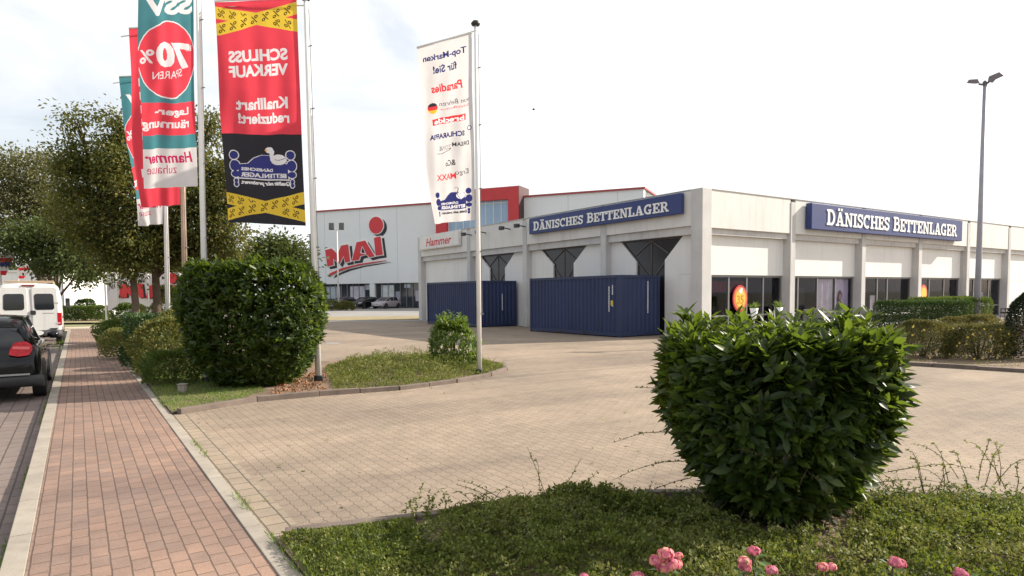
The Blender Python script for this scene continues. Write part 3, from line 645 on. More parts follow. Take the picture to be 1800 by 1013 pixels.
# ------------------------------------------------------------------ street lamp on the right
b = at(1718, 24.0); top = A(1731.5, 150, 24.0)
lamp = thing('street_lamp', 'tall grey double-headed street lamp behind the clipped hedge', 'street lamp', b)
q = MB(); q.tube([b, b+(top-b)*.3, top], [.11, .095, .06], 12); q.build('pole', pm('lamp_pole', (.30, .29, .32), .5), lamp, True)
def lampxy(x, y, d=0): return A(x, y, 24.0+d)
M_lh = pm('lamp_housing', (.14, .12, .14), .5)
q = MB(); q.tube([lampxy(1731.5, 150), lampxy(1731, 145), lampxy(1731, 142)], [.07, .07, .03], 10); q.build('finial', M_lh, lamp)
for pts, arm in (([(1699, 146.5), (1703, 140), (1719.5, 139), (1722.5, 146.5), (1714, 147.5)], [(1721, 148), (1726, 149), (1731.5, 147)]), ([(1736, 144), (1738, 134.5), (1757, 126.5), (1765.5, 133), (1750, 140), (1745, 146)], [(1731.5, 147), (1736, 146), (1739, 143.5)])):
    q = MB(); q.tube([lampxy(*p) for p in arm], .035, 8); ar_ = q.build('arm', M_lh, lamp, True)
    q = MB(); r0 = [lampxy(x, y, -.16) for x, y in pts]; r1 = [lampxy(x, y, .16) for x, y in pts]; q.loft([r0, r1]); q.build('lamp_head', M_lh, lamp, bevel=.03)
# ------------------------------------------------------------------ flag poles and flags
def pole(x0, y0, x1, y1, label, capped=False, armlen=0, rad=.05, base=None, D=None, armdir=None, ztop=None):
    b = base if base is not None else G(x0, y0); t = A(x1, y1, b.y)
    if ztop: d = (t-b); t = b+d*(ztop/d.z)
    o = thing('flagpole', label, 'flagpole', b, group='flagpoles along the pavement'); q = MB()
    q.tube([b-Z*.05, b+(t-b)*.45, t], [rad, rad*.92, rad*.62], 14); q.build('pole', M_pole, o, True)
    q = MB(); q.lathe(b, [(rad+.03, 0), (rad+.03, .12), (rad+.004, .14)], 12); q.build('base_collar', M_black, o)
    q = MB(); q.lathe(t, [(.02, -.03), (.085, -.01), (.10, .03), (.06, .08), (.01, .1)], 12); q.build('cap', M_black, o, True)
    if armdir is not None:
        q = MB(); q.tube([t-Z*.12+armdir*-.05, t-Z*.10+armdir*armlen], .014, 8); q.build('arm', M_metalw, o)
    rp = MB(); off = Vector((rad+.02, -.03, 0))
    rp.tube([b+off+Z*1.3, b+(t-b)*.6+off*.9, t+off*.8-Z*.2], .007, 5)
    for k in (.18, .36, .54, .72, .88): p = b+(t-b)*k; rp.tube([p-off*.3, p+off*1.4], .012, 5)
    rp.build('halyard', M_frame, o)
    return o, b, t
def flag(label, TP, TO, BP, BO, bands, art, wave=.05, curl=0.0, seed=0.0, name='banner_flag'):
    """cloth between four corners: top/bottom at the pole, top/bottom outside. art(put, txt, wd, ht): u from the left edge seen here, v downward"""
    w = (TO-TP); wd_ = w.length; ht = (BP-TP).length; nrm = w.cross(BP-TP).normalized()
    if nrm.dot(EYE-TP) < 0: nrm = -nrm
    def S(u, v, d=0):                                   # u: 0 at the left (outer) edge, 1 at the pole
        s = 1-u; a = TP.lerp(TO, s); b_ = BP.lerp(BO, s); p = a.lerp(b_, v)
        k = wave*(.25+s)*(.2+v)
        off = k*math.sin(5.2*s+3.1*v+seed) + k*.45*math.sin(13*s-4*v+seed*2) + .010*math.sin(22*s+2.5*math.sin(3*v+seed))*min(1, v*3)
        off += curl*v*max(0, s-.55)**2*4
        return p+nrm*(off+d)
    o = thing('banner_flag', label, 'flag', TP)
    nu = int(round(wd_/.0078)); nv = int(round(ht/.0078)); mats = []; grid = np.zeros((nv, nu), np.int32)
    def slot(mt):
        if mt not in mats: mats.append(mt)
        return mats.index(mt)
    for v0, mt in sorted(bands, key=lambda q: q[0]): grid[int(round(v0*nv)):, :] = slot(mt)
    def put(nm, verts, faces, mat):
        """print a flat shape (u, v) into the weave: every thread inside it takes the printed cloth"""
        k = slot(mat); P = np.array(verts, float)*np.array([[nu, nv]])-.5
        for f in faces:
            for j in range(1, len(f)-1):
                a_, b_, c_ = P[f[0]], P[f[j]], P[f[j+1]]; x0, x1 = max(0, math.ceil(min(a_[0], b_[0], c_[0])-.01)), min(nu-1, math.floor(max(a_[0], b_[0], c_[0])+.01)); y0, y1 = max(0, math.ceil(min(a_[1], b_[1], c_[1])-.01)), min(nv-1, math.floor(max(a_[1], b_[1], c_[1])+.01))
                if x1 < x0 or y1 < y0: continue
                X, Y = np.meshgrid(np.arange(x0, x1+1), np.arange(y0, y1+1)); e = lambda p, q: (q[0]-p[0])*(Y-p[1])-(q[1]-p[1])*(X-p[0])
                w0, w1, w2 = e(a_, b_), e(b_, c_), e(c_, a_); ins = ((w0 >= -1e-6) & (w1 >= -1e-6) & (w2 >= -1e-6)) | ((w0 <= 1e-6) & (w1 <= 1e-6) & (w2 <= 1e-6)); grid[y0:y1+1, x0:x1+1][ins] = k
    def txt(s, u0, v0, u1, v1, mat, bold=.03, shear=0.0, skew=0.0, mirror=True, nm='lettering'):
        vs, fs = fit(s, 0, 0, 1, 1, bold, shear, mirror); vs = [(u0+(u1-u0)*x, v1+(v0-v1)*y - skew*(x-.5)) for x, y in vs]
        return put(nm, vs, fs, mat)
    def poly(nm, p, mat): return put(nm, p, tess(p), mat)
    art(poly, txt, wd_, ht)
    Ug, Vg = np.meshgrid(np.linspace(0, 1, nu+1), np.linspace(0, 1, nv+1)); Sg = 1-Ug; tp, to, bp, bo, nn = (np.array(q) for q in (TP, TO, BP, BO, nrm))
    Aa = tp+(to-tp)*Sg[..., None]; Bb = bp+(bo-bp)*Sg[..., None]; k_ = wave*(.25+Sg)*(.2+Vg)
    off = k_*np.sin(5.2*Sg+3.1*Vg+seed)+k_*.45*np.sin(13*Sg-4*Vg+seed*2)+.015*np.sin(22*Sg+2.5*np.sin(3*Vg+seed))*np.minimum(1, Vg*3)+curl*Vg*np.maximum(0, Sg-.55)**2*4
    # slack cloth: soft diagonal folds falling from the pole side
    off += .030*np.sin(9*Sg+7*Vg+seed*3)*np.minimum(1, Vg*2)*(.3+Sg)
    Pg = (Aa+(Bb-Aa)*Vg[..., None]+nn*off[..., None]).reshape(-1, 3); I = (np.arange(nv)[:, None]*(nu+1)+np.arange(nu)[None, :]).reshape(-1, 1)
    fastmesh('cloth', Pg, np.concatenate([I, I+nu+1, I+nu+2, I+1], 1), mats, o, True, grid.reshape(-1))
    hm = MB(); hm.tube([TP+Z*.02, TO+Z*.02], .016, 8); hm.build('top_rod', M_metalw, o)
    return o, S
C_red = clothmat('red_flag_cloth', (.76, .065, .095), .52); C_teal = clothmat('teal_flag_cloth', (.075, .25, .285), .45); C_white = clothmat('white_flag_cloth', (.70, .675, .675), .42); C_blk = clothmat('black_flag_cloth', (.028, .026, .034), .12)
C_yel = clothmat('yellow_flag_print', (.80, .56, .06), .45); P_white = clothmat('white_flag_print', (.80, .78, .80), .48); P_navy = clothmat('navy_flag_print', (.04, .045, .20), .25); P_dark = clothmat('dark_flag_print', (.05, .045, .06), .15); P_red = clothmat('red_flag_print', (.66, .05, .06), .45); P_gold = clothmat('gold_flag_print', (.85, .5, .04), .4); P_wine = clothmat('magenta_flag_print', (.55, .03, .12), .4)
P_brown = clothmat('brown_flag_print', (.12, .07, .015), .15)
def emblem(poly, txt, u0, u1, v0, v1, asp, navy, outline, dark):
    """a bed with knobbed posts, two lines of lettering, and a goose perched on the headboard; seen mirrored"""
    X = lambda x: u0+(u1-u0)*x; Y = lambda y: v0+(v1-v0)*y
    def pl(pts): return [(X(x), Y(y)) for x, y in pts]
    head = [(.14, .47), (.27, .44), (.36, .30), (.46, .22), (.60, .22), (.72, .36), (.86, .44), (.86, .80), (.14, .80)]
    posts = [(.08, .25, .065, .10), (.09, .50, .075, .13), (.10, .70, .065, .075), (.91, .22, .065, .1), (.92, .47, .075, .13), (.92, .68, .065, .075), (.10, .86, .03, .05), (.10, .95, .03, .05), (.92, .84, .03, .05), (.92, .93, .03, .05)]
    if outline:
        poly('emblem_outline', pl(grow(head, .014)), P_white)
        for a, b_, c, d in posts: poly('emblem_outline', pl(ell(a, b_, c+.013, d+.02, 20)), P_white)
    poly('emblem_bed', pl(head), navy)
    for a, b_, c, d in posts: poly('emblem_post', pl(ell(a, b_, c, d, 20)), navy)
    if not outline:
        g = strip([(.56, .09), (.60, .05), (.64, .10), (.62, .20), (.66, .28), (.80, .26), (.84, .36), (.76, .45), (.66, .42), (.61, .30), (.62, .2)], .014); poly('emblem_goose_line', pl(ell(.71, .34, .125, .12, 20)), P_white); poly('emblem_goose_line', pl(g), dark)
    else:
        poly('emblem_goose', pl(ell(.72, .33, .13, .125, 24)), P_white); poly('emblem_goose', pl(ell(.575, .09, .065, .075, 18)), P_white)
        poly('emblem_goose', pl([(.60, .05), (.66, .12), (.64, .24), (.68, .34), (.58, .34), (.57, .16)]), P_white); poly('emblem_beak', pl([(.50, .09), (.54, .07), (.53, .13)]), P_gold)
        poly('emblem_wing', pl(strip([(.66, .32), (.72, .345), (.78, .325), (.83, .29)], .012)), navy)
    txt('DÄNISCHES', X(.18), Y(.52), X(.62), Y(.61), P_white, .04, nm='emblem_lettering'); txt('BETTENLAGER', X(.17), Y(.65), X(.83), Y(.76), P_white, .04, nm='emblem_lettering')
    if outline: poly('emblem_rule', pl([(.14, .785), (.86, .785), (.86, .80), (.14, .80)]), P_white)
    txt('Qualität sehr preiswert.', X(.17), Y(.84), X(.88), Y(.96), P_white if outline else dark, .05, .2, nm='emblem_lettering')
def tapes(poly, txt, va, vb):
    """two crossed yellow tapes printed with percent signs; va and vb hold the left and right heights of each"""
    th = .027
    for (l, r_), fwd in ((va, 0), (vb, 1)):
        poly('yellow_tape', [(0.0, l-th), (1.0, r_-th), (1.0, r_+th), (0.0, l+th)], C_yel)
        for k in range(7):
            if not fwd and 2 < k < 5: continue
            u = .07+.135*k; v = l+(r_-l)*u; txt('%', u-.045, v-.017, u+.045, v+.017, P_brown, .01, skew=.03*(l-r_)*5, nm='percent_sign')
def art_a(poly, txt, w, h):           # the closing-sale banner
    tapes(poly, txt, (.046, .117), (.123, .040))
    txt('SCHLUSS', .12, .215, .86, .268, P_white, .04, skew=.006); txt('VERKAUF', .12, .282, .86, .335, P_white, .04, skew=.006)
    txt('Knallhart', .19, .43, .84, .482, P_white, .03, skew=.006); txt('reduziert!', .21, .496, .85, .545, P_white, .03, skew=.004)
    emblem(poly, txt, .08, .92, .645, .835, w/h, P_navy, True, P_dark)
    tapes(poly, txt, (.887, .957), (.964, .876))
def art_b(poly, txt, w, h):           # the teal clearance banner
    txt('SSV', .10, .115, .97, .20, P_white, .05)
    poly('white_ring', ell(.5, .405, .535*.98, .180), P_white); poly('red_circle', ell(.5, .405, .52*.98, .174), C_red)
    txt('70', .26, .325, .90, .445, P_white, .05, skew=-.02); txt('%', .02, .36, .24, .425, P_white, .02, skew=.01); txt('BIS', .84, .345, .94, .37, P_white, .0)
    txt('SPAREN', .22, .455, .76, .49, P_white, .0, skew=.012)
    poly('red_panel', [(0, .605), (1, .605), (1, .755), (0, .755)], C_red); txt('Lager-', .26, .628, .87, .672, P_white, .03); txt('räumung', -.0, .683, .87, .735, P_white, .03)
    txt('Hammer', .02, .835, .92, .885, P_wine, .03, .2); txt('zuhause', .05, .893, .62, .935, P_wine, .0)
def art_c(poly, txt, w, h):           # the plain red banner with a dashed white edge
    for k in range(7): v = .28+k*.075; poly('white_dash', [(.16, v), (.23, v), (.23, v+.045), (.16, v+.045)], P_white)
    poly('white_patch', [(.10, .79), (.62, .74), (.62, .82), (.10, .835)], P_white)
def art_d(poly, txt, w, h):           # the white banner of makers' names
    n = P_navy
    txt('Top-Marken', .10, .055, .90, .100, n, .03); txt('für Sie!', .27, .122, .72, .165, n, .03)
    txt('Paradies', .22, .225, .80, .272, P_red, .03, .1)
    poly('black_red_gold_ball', ell(.22, .355, .10, .030), P_gold); poly('black_red_gold_ball', [(.12, .352)]+[(.22+.1*math.cos(R(t)), .355-.03*math.sin(R(t))) for t in range(0, 181, 15)][::-1]+[(.32, .352), (.31, .365), (.13, .365)], P_red); poly('black_red_gold_ball', [(.22+.1*math.cos(R(t)), .355-.03*math.sin(R(t))) for t in range(20, 161, 14)], P_dark)
    txt('von Behren', .36, .325, .93, .352, P_dark, .0, .2); txt('Schlafkultur', .36, .362, .93, .376, P_red, .0)
    poly('red_label', [(.18, .416), (.84, .412), (.84, .447), (.18, .451)], P_red); txt('breckle', .22, .418, .80, .446, P_white, .03)
    txt('SCHLARAFFIA', .10, .500, .80, .530, n, .04); poly('round_mark', ell(.92, .495, .045, .013), n); poly('round_mark', ell(.92, .495, .03, .008), P_white)
    txt('DREAM', .58, .562, .90, .585, P_dark, .02); txt('ZONE', .28, .572, .56, .596, P_dark, -.01); poly('thin_rule', strip([(.22, .61), (.32, .614), (.42, .606), (.54, .60)], .003), P_dark)
    txt('&Co', .40, .655, .62, .688, P_dark, .02); txt('Ergo', .60, .715, .88, .748, P_dark, .0); txt('MAXX', .18, .728, .62, .762, P_red, .02)
    emblem(poly, txt, .10, .95, .80, .965, w/h, P_navy, False, P_dark)
def corners(b, t, x_tp, y_tp, x_to, y_to, x_bp, y_bp, x_bo, y_bo, D0, D1):
    return A(x_tp, y_tp, D0), A(x_to, y_to, D1), A(x_bp, y_bp, D0), A(x_bo, y_bo, D1)
# the closing-sale banner on the nearer left pole
o, b, t = pole(560, 672, 537, 0, 'white flagpole at the edge of the bed, carrying the red and black sale banner', rad=.062, ztop=7.55, armlen=1.6, armdir=Vector((-1, .05, 0)))
flag('red and black closing-sale banner with crossed yellow percent tapes', A(521.5, -2, 13.25), A(377, 4, 13.35), A(537, 397, 13.25), A(401, 391, 13.35), [(0, C_red), (.594, C_blk)], art_a, .05, 0, .6)
# white banner on the right pole
o, b, t = pole(843, 660, 836, 44, 'grey flagpole beside the small bush, carrying the white banner of names', rad=.052, armlen=1.62, armdir=Vector((-.82, .57, 0)))
flag('white banner printed with brand names in navy and red beside the small bush', A(829.5, 60, 14.1), A(733, 85, 15.0), A(834, 387, 14.1), A(763, 394, 14.85), [(0, C_white)], art_d, .05, 0, 2.0)
# the three poles further along the pavement
b1 = at(358, 13.2); o, b, t = pole(0, 0, 348, 0, 'tall white flagpole rising behind the big clipped laurel bush', rad=.06, base=b1, ztop=8.1, armlen=1.5, armdir=Vector((-.95, .3, 0)))
flag('nearest teal banner with red circle reading 70%, left of the red and black one', A(340, -52, 13.2), A(243, -50, 13.6), A(345, 327, 13.2), A(260, 333, 13.6), [(0, C_teal), (.792, C_teal), (.818, C_white)], art_b, .05, .12, 1.1)
b2 = at(323, 15.6); o, b, t = pole(0, 0, 316, 40, 'white flagpole with rust streaks behind the teal banner', rad=.062, base=b2, armlen=1.75, armdir=Vector((-.95, .3, 0)))
flag('plain red banner with dashed white edge, between the two teal banners', A(312, 48, 15.6), A(227, 51, 16.0), A(316, 360, 15.6), A(258, 366, 16.0), [(0, C_red)], art_c, .09, .3, 2.2)
b3 = at(292, 18.6); o, b, t = pole(0, 0, 287, 128, 'farthest white flagpole of the row, in front of the tree trunks', rad=.065, base=b3, armlen=1.8, armdir=Vector((-.95, .3, 0)))
flag('farthest teal banner, mostly hidden behind the red one', A(285, 133, 18.6), A(210, 136, 19.0), A(286, 394, 18.6), A(247, 398, 19.0), [(0, C_teal), (.792, C_teal), (.818, C_white)], art_b, .08, .2, 3.0)
for c in COL.objects:
    if c.name.startswith('pole') and c.parent and c.parent.get('label', '').startswith('white flagpole with rust'): c.data.materials[0] = pm('rusty_pole', (.52, .38, .28), .6, .25, 2.5, stain=.35)
# small distant flags and sheds on the left
def small_flag(px, y0, y1, D, label, c2, w=.75):
    b = at(px, D); o = thing('advertising_flag', label, 'flag', b, group='small flags beyond the van'); zt_ = A(px, y0, D).z; zb = A(px, y1, D).z
    q = MB(); q.tube([b, b+Z*(zt_+.15)], .03, 6); q.build('pole', M_metalw, o)
    for k in range(5):
        q = MB(); a0 = zb+(zt_-zb)*k/5; a1 = zb+(zt_-zb)*(k+1)/5; q.loft([[b+Vector((.03, -.01, z)), b+Vector((.03+w*f*.5, .05*math.sin(z*3), z)), b+Vector((.03+w*f, -.08, z)), b+Vector((.03+w*f*.5, .07*math.sin(z*3)-.03, z))] for z, f in ((a0, .4+.12*k), (a1, .4+.12*(k+1)))]); q.build('stripe', [C_red, C_white, c2][k % 3], o)
small_flag(2, 446, 484, 30, 'red white and blue advertising flag left of the white van roof', P_navy)
small_flag(34, 466, 490, 40, 'small pinkish red flag seen over the roof of the white van', C_white, .9)
def shed(px0, px1, D, ztop, depth, label, mat, name='warehouse', cat='building', extra=None):
    a, b_ = at(px0, D), at(px1, D); o = thing(name, label, cat, a); u = b_-a; q = MB(); q.box(a-Z*.1, u, (0, depth, 0), Z*(ztop+.1)); q.build('wall', mat, o)
    q = MB(); q.box(a+Vector((-.15, -.15, ztop+.003)), u+Vector((.3, 0, 0)), (0, depth+.3, 0), Z*.18); q.build('roof', M_metalw, o)
    q = MB(); n = max(2, int(u.length/2.5))
    for k in range(n+1): q.box(a+u*(k/n)*.995+Vector((0, -.03, 0)), u.normalized()*.1, (0, .02, 0), Z*(ztop-.02))
    q.build('panel_joint', M_frame, o)
    return o
shed(-160, 112, 62, 4.2, 12, 'long low white building behind the van', M_white)
shed(113, 146, 66, 2.0, 6, 'low white shed between the van and the hanging tree foliage', M_white)
shed(151, 178, 70, 1.6, 6, 'small white shed left of the red-lettered billboard', M_white)
# billboard with the same red letters
D = 40.0; a, b_ = at(188, D), at(325, D); bb = thing('billboard', 'white roadside billboard with huge red letters, behind the tree trunks', 'billboard', a); u = (b_-a); zb, zt2 = A(190, 546, D).z, A(190, 480, D).z
q = MB(); q.box(a+Z*zb, u, (0, .12, 0), Z*(zt2-zb)); q.build('board', pm('billboard_white', (.66, .64, .66), .6, .05), bb)
for px, y0 in ((186, 482), (206, 476), (262, 478), (318, 478)):
    p = at(px, D-.1); q = MB(); q.tube([p+Vector((0, -.05, -.1)), p+Vector((0, -.05, A(px, y0, D).z))], .05, 8); q.build('post', M_metalw, bb)
def fr_bb(x, y, d):
    p = A(207+(x-95)*.137, 522+(-y-700)*.075, D); p.y = D-.01-d*.5; return p
LOGO2 = {'M': [[(212, 501), (222, 499), (232, 508), (240, 498), (251, 499), (254, 523), (246, 524), (243, 512), (234, 525), (224, 514), (224, 523), (211, 524)]],
 'A': [[(262, 503), (275, 499), (279, 503), (270, 515), (268, 524), (257, 525)], [(280, 504), (295, 523), (284, 525), (271, 516)]], 'i': [[(297, 502), (307, 501), (309, 522), (299, 523)], ell(303, 489.5, 8.5, 9)]}
k1 = MB(); k2 = MB(); n = 0
for key, ps in LOGO2.items():
    for p in ps:
        n += 1
        def fb(x, y, d): v = A(x, -y, D); return Vector((v.x, D-.003-d, v.z))
        p = [(x, -y) for x, y in p]; k1.prism([(x+3, y-1) for x, y in p], fb, 0, .02+.003*n); k2.prism(p, fb, 0, .06+.003*n)
k1.build('black_outline', M_logoblack, bb); k2.build('red_lettering', M_redlogo, bb)
vs, fs = fit('Aktive', 0, 0, 1, 1, -.01, .5); q = MB(); q.add([Vector((A(191+30*x, 511-15*y-9*x, D).x, D-.02, A(191+30*x, 511-15*y-9*x, D).z)) for x, y in vs], fs); q.build('script_lettering', M_logoblack, bb)
# ------------------------------------------------------------------ vehicles
M_blackpaint = pm('black_car_paint', (.006, .007, .009), .14, .1, 2.0, spec=.32); M_silver = pm('silver_car_paint', (.40, .37, .40), .3, .05, 1.0, metal=.4, coat=.4); M_plum = pm('plum_car_paint', (.05, .035, .06), .25, .05, 1.0, coat=.5)
M_carglass = pm('car_glass', (.012, .014, .018), .06, .1, 1.0, spec=.6); M_tyre = pm('tyre_rubber', (.018, .018, .018), .85, .2, 5.0); M_rim = pm('rim_metal', (.35, .35, .37), .35, .05, 2.0, metal=.7)
M_lampred = pm('tail_lamp_red', (.42, .012, .02), .22, .3, 14.0, spec=.3); M_lampclr = pm('lamp_clear', (.65, .65, .68), .15, .1, 5.0, coat=.5); M_vanwhite = pm('white_van_paint', (.72, .715, .70), .35, .04, 1.0, coat=.3, stain=.12); M_trim = pm('dark_plastic_trim', (.035, .035, .038), .6, .15, 4.0); M_plate = pm('number_plate', (.78, .78, .76), .5, .03)
def wheel(car, x, y, r, side, w=.2):
    t = MB(); t.loft([[Vector((x+side*dx, y+rr*math.cos(2*math.pi*k/24), r+rr*math.sin(2*math.pi*k/24))) for k in range(24)] for dx, rr in ((-w, r*.8), (-w, r*.96), (-w+.03, r), (-.03, r), (0, r*.95), (.0, r*.68), (-.03, r*.66))])
    wo = t.build('wheel', M_tyre, car, True, local=True); q = MB()
    q.loft([[Vector((x+side*dx, y+rr*math.cos(2*math.pi*k/24), r+rr*math.sin(2*math.pi*k/24))) for k in range(24)] for dx, rr in ((-.035, r*.66), (-.028, r*.66), (-.028, r*.6), (-.06, r*.56))])
    for k in range(5):
        a = 2*math.pi*k/5+.3; d = Vector((0, math.cos(a), math.sin(a))); s = Vector((0, -math.sin(a), math.cos(a))); q.box(Vector((x-side*.045, y, r))-s*.035, d*r*.62, s*.07, Vector((side*.02, 0, 0)))
    q.build('rim', M_rim, wo, local=True)
def ringx(y, pts): return [Vector((x, y, z)) for x, z in pts] + [Vector((-x, y, z)) for x, z in pts[::-1] if x > 1e-6]
def hatch(label, loc, rz, paint, group=None, name='parked_car'):
    c = thing(name, label, 'car', loc, rz, group); q = MB(); rings = []
    for y, w, zb, zm, zbelt, zt, wt in ((0, .66, .40, .52, .62, .66, .55), (.04, .79, .30, .5, .68, .74, .66), (.12, .845, .25, .52, .82, .93, .72), (.24, .865, .22, .54, .92, 1.0, .74), (.6, .87, .2, .55, .90, .975, .76), (1.6, .875, .19, .55, .90, .97, .78), (2.7, .875, .19, .55, .88, .965, .78), (3.15, .872, .2, .54, .86, .965, .74), (3.6, .865, .21, .53, .80, .915, .70), (4.0, .835, .23, .50, .70, .80, .62), (4.18, .76, .27, .46, .6, .68, .52), (4.25, .62, .34, .44, .52, .56, .42)):
        rings.append(ringx(y, [(0, zb), (w*.86, zb), (w*.97, zb+.06), (w, zm), (w*.985, zm+(zbelt-zm)*.6), (w*.965, zbelt), (wt, zt), (0, zt+.012)]))
    q.loft(rings); b = q.build('body', paint, c, True, local=True); sub = b.modifiers.new('s', 'SUBSURF'); sub.levels = 1; sub.render_levels = 2
    gh = ((.2, .70, .93, .60, .955), (.42, .735, .95, .575, 1.24), (.62, .75, .95, .575, 1.355), (.95, .76, .95, .585, 1.405), (1.6, .765, .95, .59, 1.42), (2.2, .765, .95, .575, 1.385), (2.7, .755, .95, .56, 1.20), (3.2, .70, .94, .58, .965))
    q = MB(); q.loft([ringx(y, [(0, zb), (wb, zb), ((wb+wr)/2+.02, (zb+zt)/2), (wr, zt), (0, zt+.012)]) for y, wb, zb, wr, zt in gh]); q.build('windows', M_carglass, c, True, local=True)
    q = MB(); q.loft([ringx(y, [(0, zt+.0), (wr+.0, zt-.03), (wr+.012, zt+.004), (wr*.6, zt+.028), (0, zt+.034)]) for y, wb, zb, wr, zt in gh[1:6]]); q.build('roof', paint, c, True, local=True)
    for s in (-1, 1):
        q = MB()
        P = lambda i, f: Vector((s*((1-f)*gh[i][1]+f*gh[i][3]+.012), gh[i][0], (1-f)*gh[i][2]+f*gh[i][4]))
        q.tube([P(5, 1), P(6, 1)+Vector((s*.0, 0, .0)), P(7, 1)], .035, 6)
        q.tube([P(1, 1), Vector((s*.70, .26, .95))], .06, 6); q.loft([[P(1, .0), P(1, .98), P(2, .98), Vector((s*.775, .78, .96))], [v+Vector((s*.012, 0, 0)) for v in (P(1, .0), P(1, .98), P(2, .98), Vector((s*.775, .78, .96)))]])
        q.tube([P(4, 0), P(4, .96)], .03, 6)
        q.build('pillar', paint, c, True, local=True)
    for s in (-1, 1):
        for y in (.76, 3.42):
            q = MB(); q.loft([[Vector((s*x, y+.37*math.cos(R(k)), max(.2, .31+.37*math.sin(R(k))))) for k in range(-20, 201, 11)] for x in (.70, .883)]); q.build('wheel_arch', M_black, c, local=True)
            wheel(c, s*.895, y, .315, s)
        q = MB(); q.prism([(s*.42, .80), (s*.55, .765), (s*.70, .78), (s*.745, .86), (s*.735, .95), (s*.66, 1.01), (s*.50, 1.0), (s*.44, .90)], lambda x, z, d: Vector((x, .17*(z-.64)/.35-.03-d+.12*max(0, abs(x)-.5)**1.0, z)), -.25, .035); tl = q.build('taillight', M_lampred, c, bevel=.02, local=True); q = MB(); q.prism([(s*.47, .895), (s*.70, .875), (s*.715, .925), (s*.48, .94)], lambda x, z, d: Vector((x, .17*(z-.64)/.35-.03-d+.12*max(0, abs(x)-.5)**1.0, z)), 0, .04); q.build('lens_band', pm('pale_red_lens', (.62, .10, .10), .2, .1, 9.0), tl, bevel=.005, local=True)
        q = MB(); q.prism([(s*.48, .66), (s*.80, .68), (s*.82, .78), (s*.55, .76)], lambda x, z, d: Vector((x, 3.98+d-.25*max(0, abs(x)-.5), z)), -.2, .22); q.build('headlight', M_lampclr, c, bevel=.02, local=True)
        q = MB(); q.loft([[Vector((s*(.86+dx), 2.72+dy*k, 1.0+dz*k)) for dy, dz in ((-.04, -.07), (.06, -.06), (.06, .07), (-.04, .06))] for dx, k in ((.02, .6), (.07, 1), (.17, 1), (.2, .7))]); q.tube([(s*.80, 2.74, .96), (s*.90, 2.74, .97)], .025, 6); q.build('mirror', paint, c, True, local=True)
        for y in (1.3, 2.25):
            q = MB(); q.tube([(s*.872, y-.09, .80), (s*.90, y-.06, .80), (s*.90, y+.06, .80), (s*.872, y+.09, .80)], .013, 6); q.build('door_handle', paint, c, True, local=True)
    q = MB(); q.loft([ringx(y, [(0, z0), (w, z0), (w+.01, z0+.05), (w, z1), (0, z1)]) for y, w, z0, z1 in ((-.035, .62, .33, .42), (.0, .76, .28, .44), (.12, .86, .24, .44), (.3, .885, .22, .40))]); q.build('bumper', M_trim, c, True, local=True)
    q = MB(); q.box((-.7, -.042, .455), (1.4, 0, 0), (0, .03, 0), (0, 0, .028)); q.build('chrome_strip', M_rim, c, local=True); c.scale = (1.06, 1.06, 1.06)
    q = MB(); q.box((-.26, -.03, .70), (.52, 0, 0), (0, .02, .005), (0, .02, .11)); q.box((-.26, 4.25, .40), (.52, 0, 0), (0, .02, 0), (0, 0, .11)); q.build('number_plate', M_plate, c, local=True)
    q = MB(); q.box((-.6, 4.19, .26), (1.2, 0, 0), (0, .05, 0), (0, 0, .1)); q.box((-.3, 4.22, .5), (.6, 0, 0), (0, .03, 0), (0, 0, .08)); q.build('grille', M_trim, c, local=True)
    q = MB(); q.tube([(-.1, .36, 1.06), (.35, .30, 1.02)], .012, 6); q.build('wiper', M_black, c, local=True)
    q = MB(); q.tube([(0, 1.0, 1.43), (0, .85, 1.62)], .006, 5); q.build('antenna', M_black, c, local=True)
    return c
RZ = math.atan2(SD.y, SD.x)-math.pi/2
w = G(66, 696, -.1); hatch('black hatchback parked by the kerb at the left edge, only its rear right side showing', w-SD*.76-SR*.80, RZ, M_blackpaint)
rzf = math.atan2(V1.y, V1.x)-math.pi/2
def fcar(px, label, paint):
    b = at(px, 86.0); hatch(label, b-V1*2.1, rzf, paint, 'cars parked before the far grey store')
fcar(642, 'black car facing us in front of the far grey store, left of the white pier', M_blackpaint)
fcar(680, 'silver car facing us in front of the far grey store, right of the white pier', M_silver)
fcar(603, 'dark plum car in front of the far store, partly behind the white mast', M_plum)
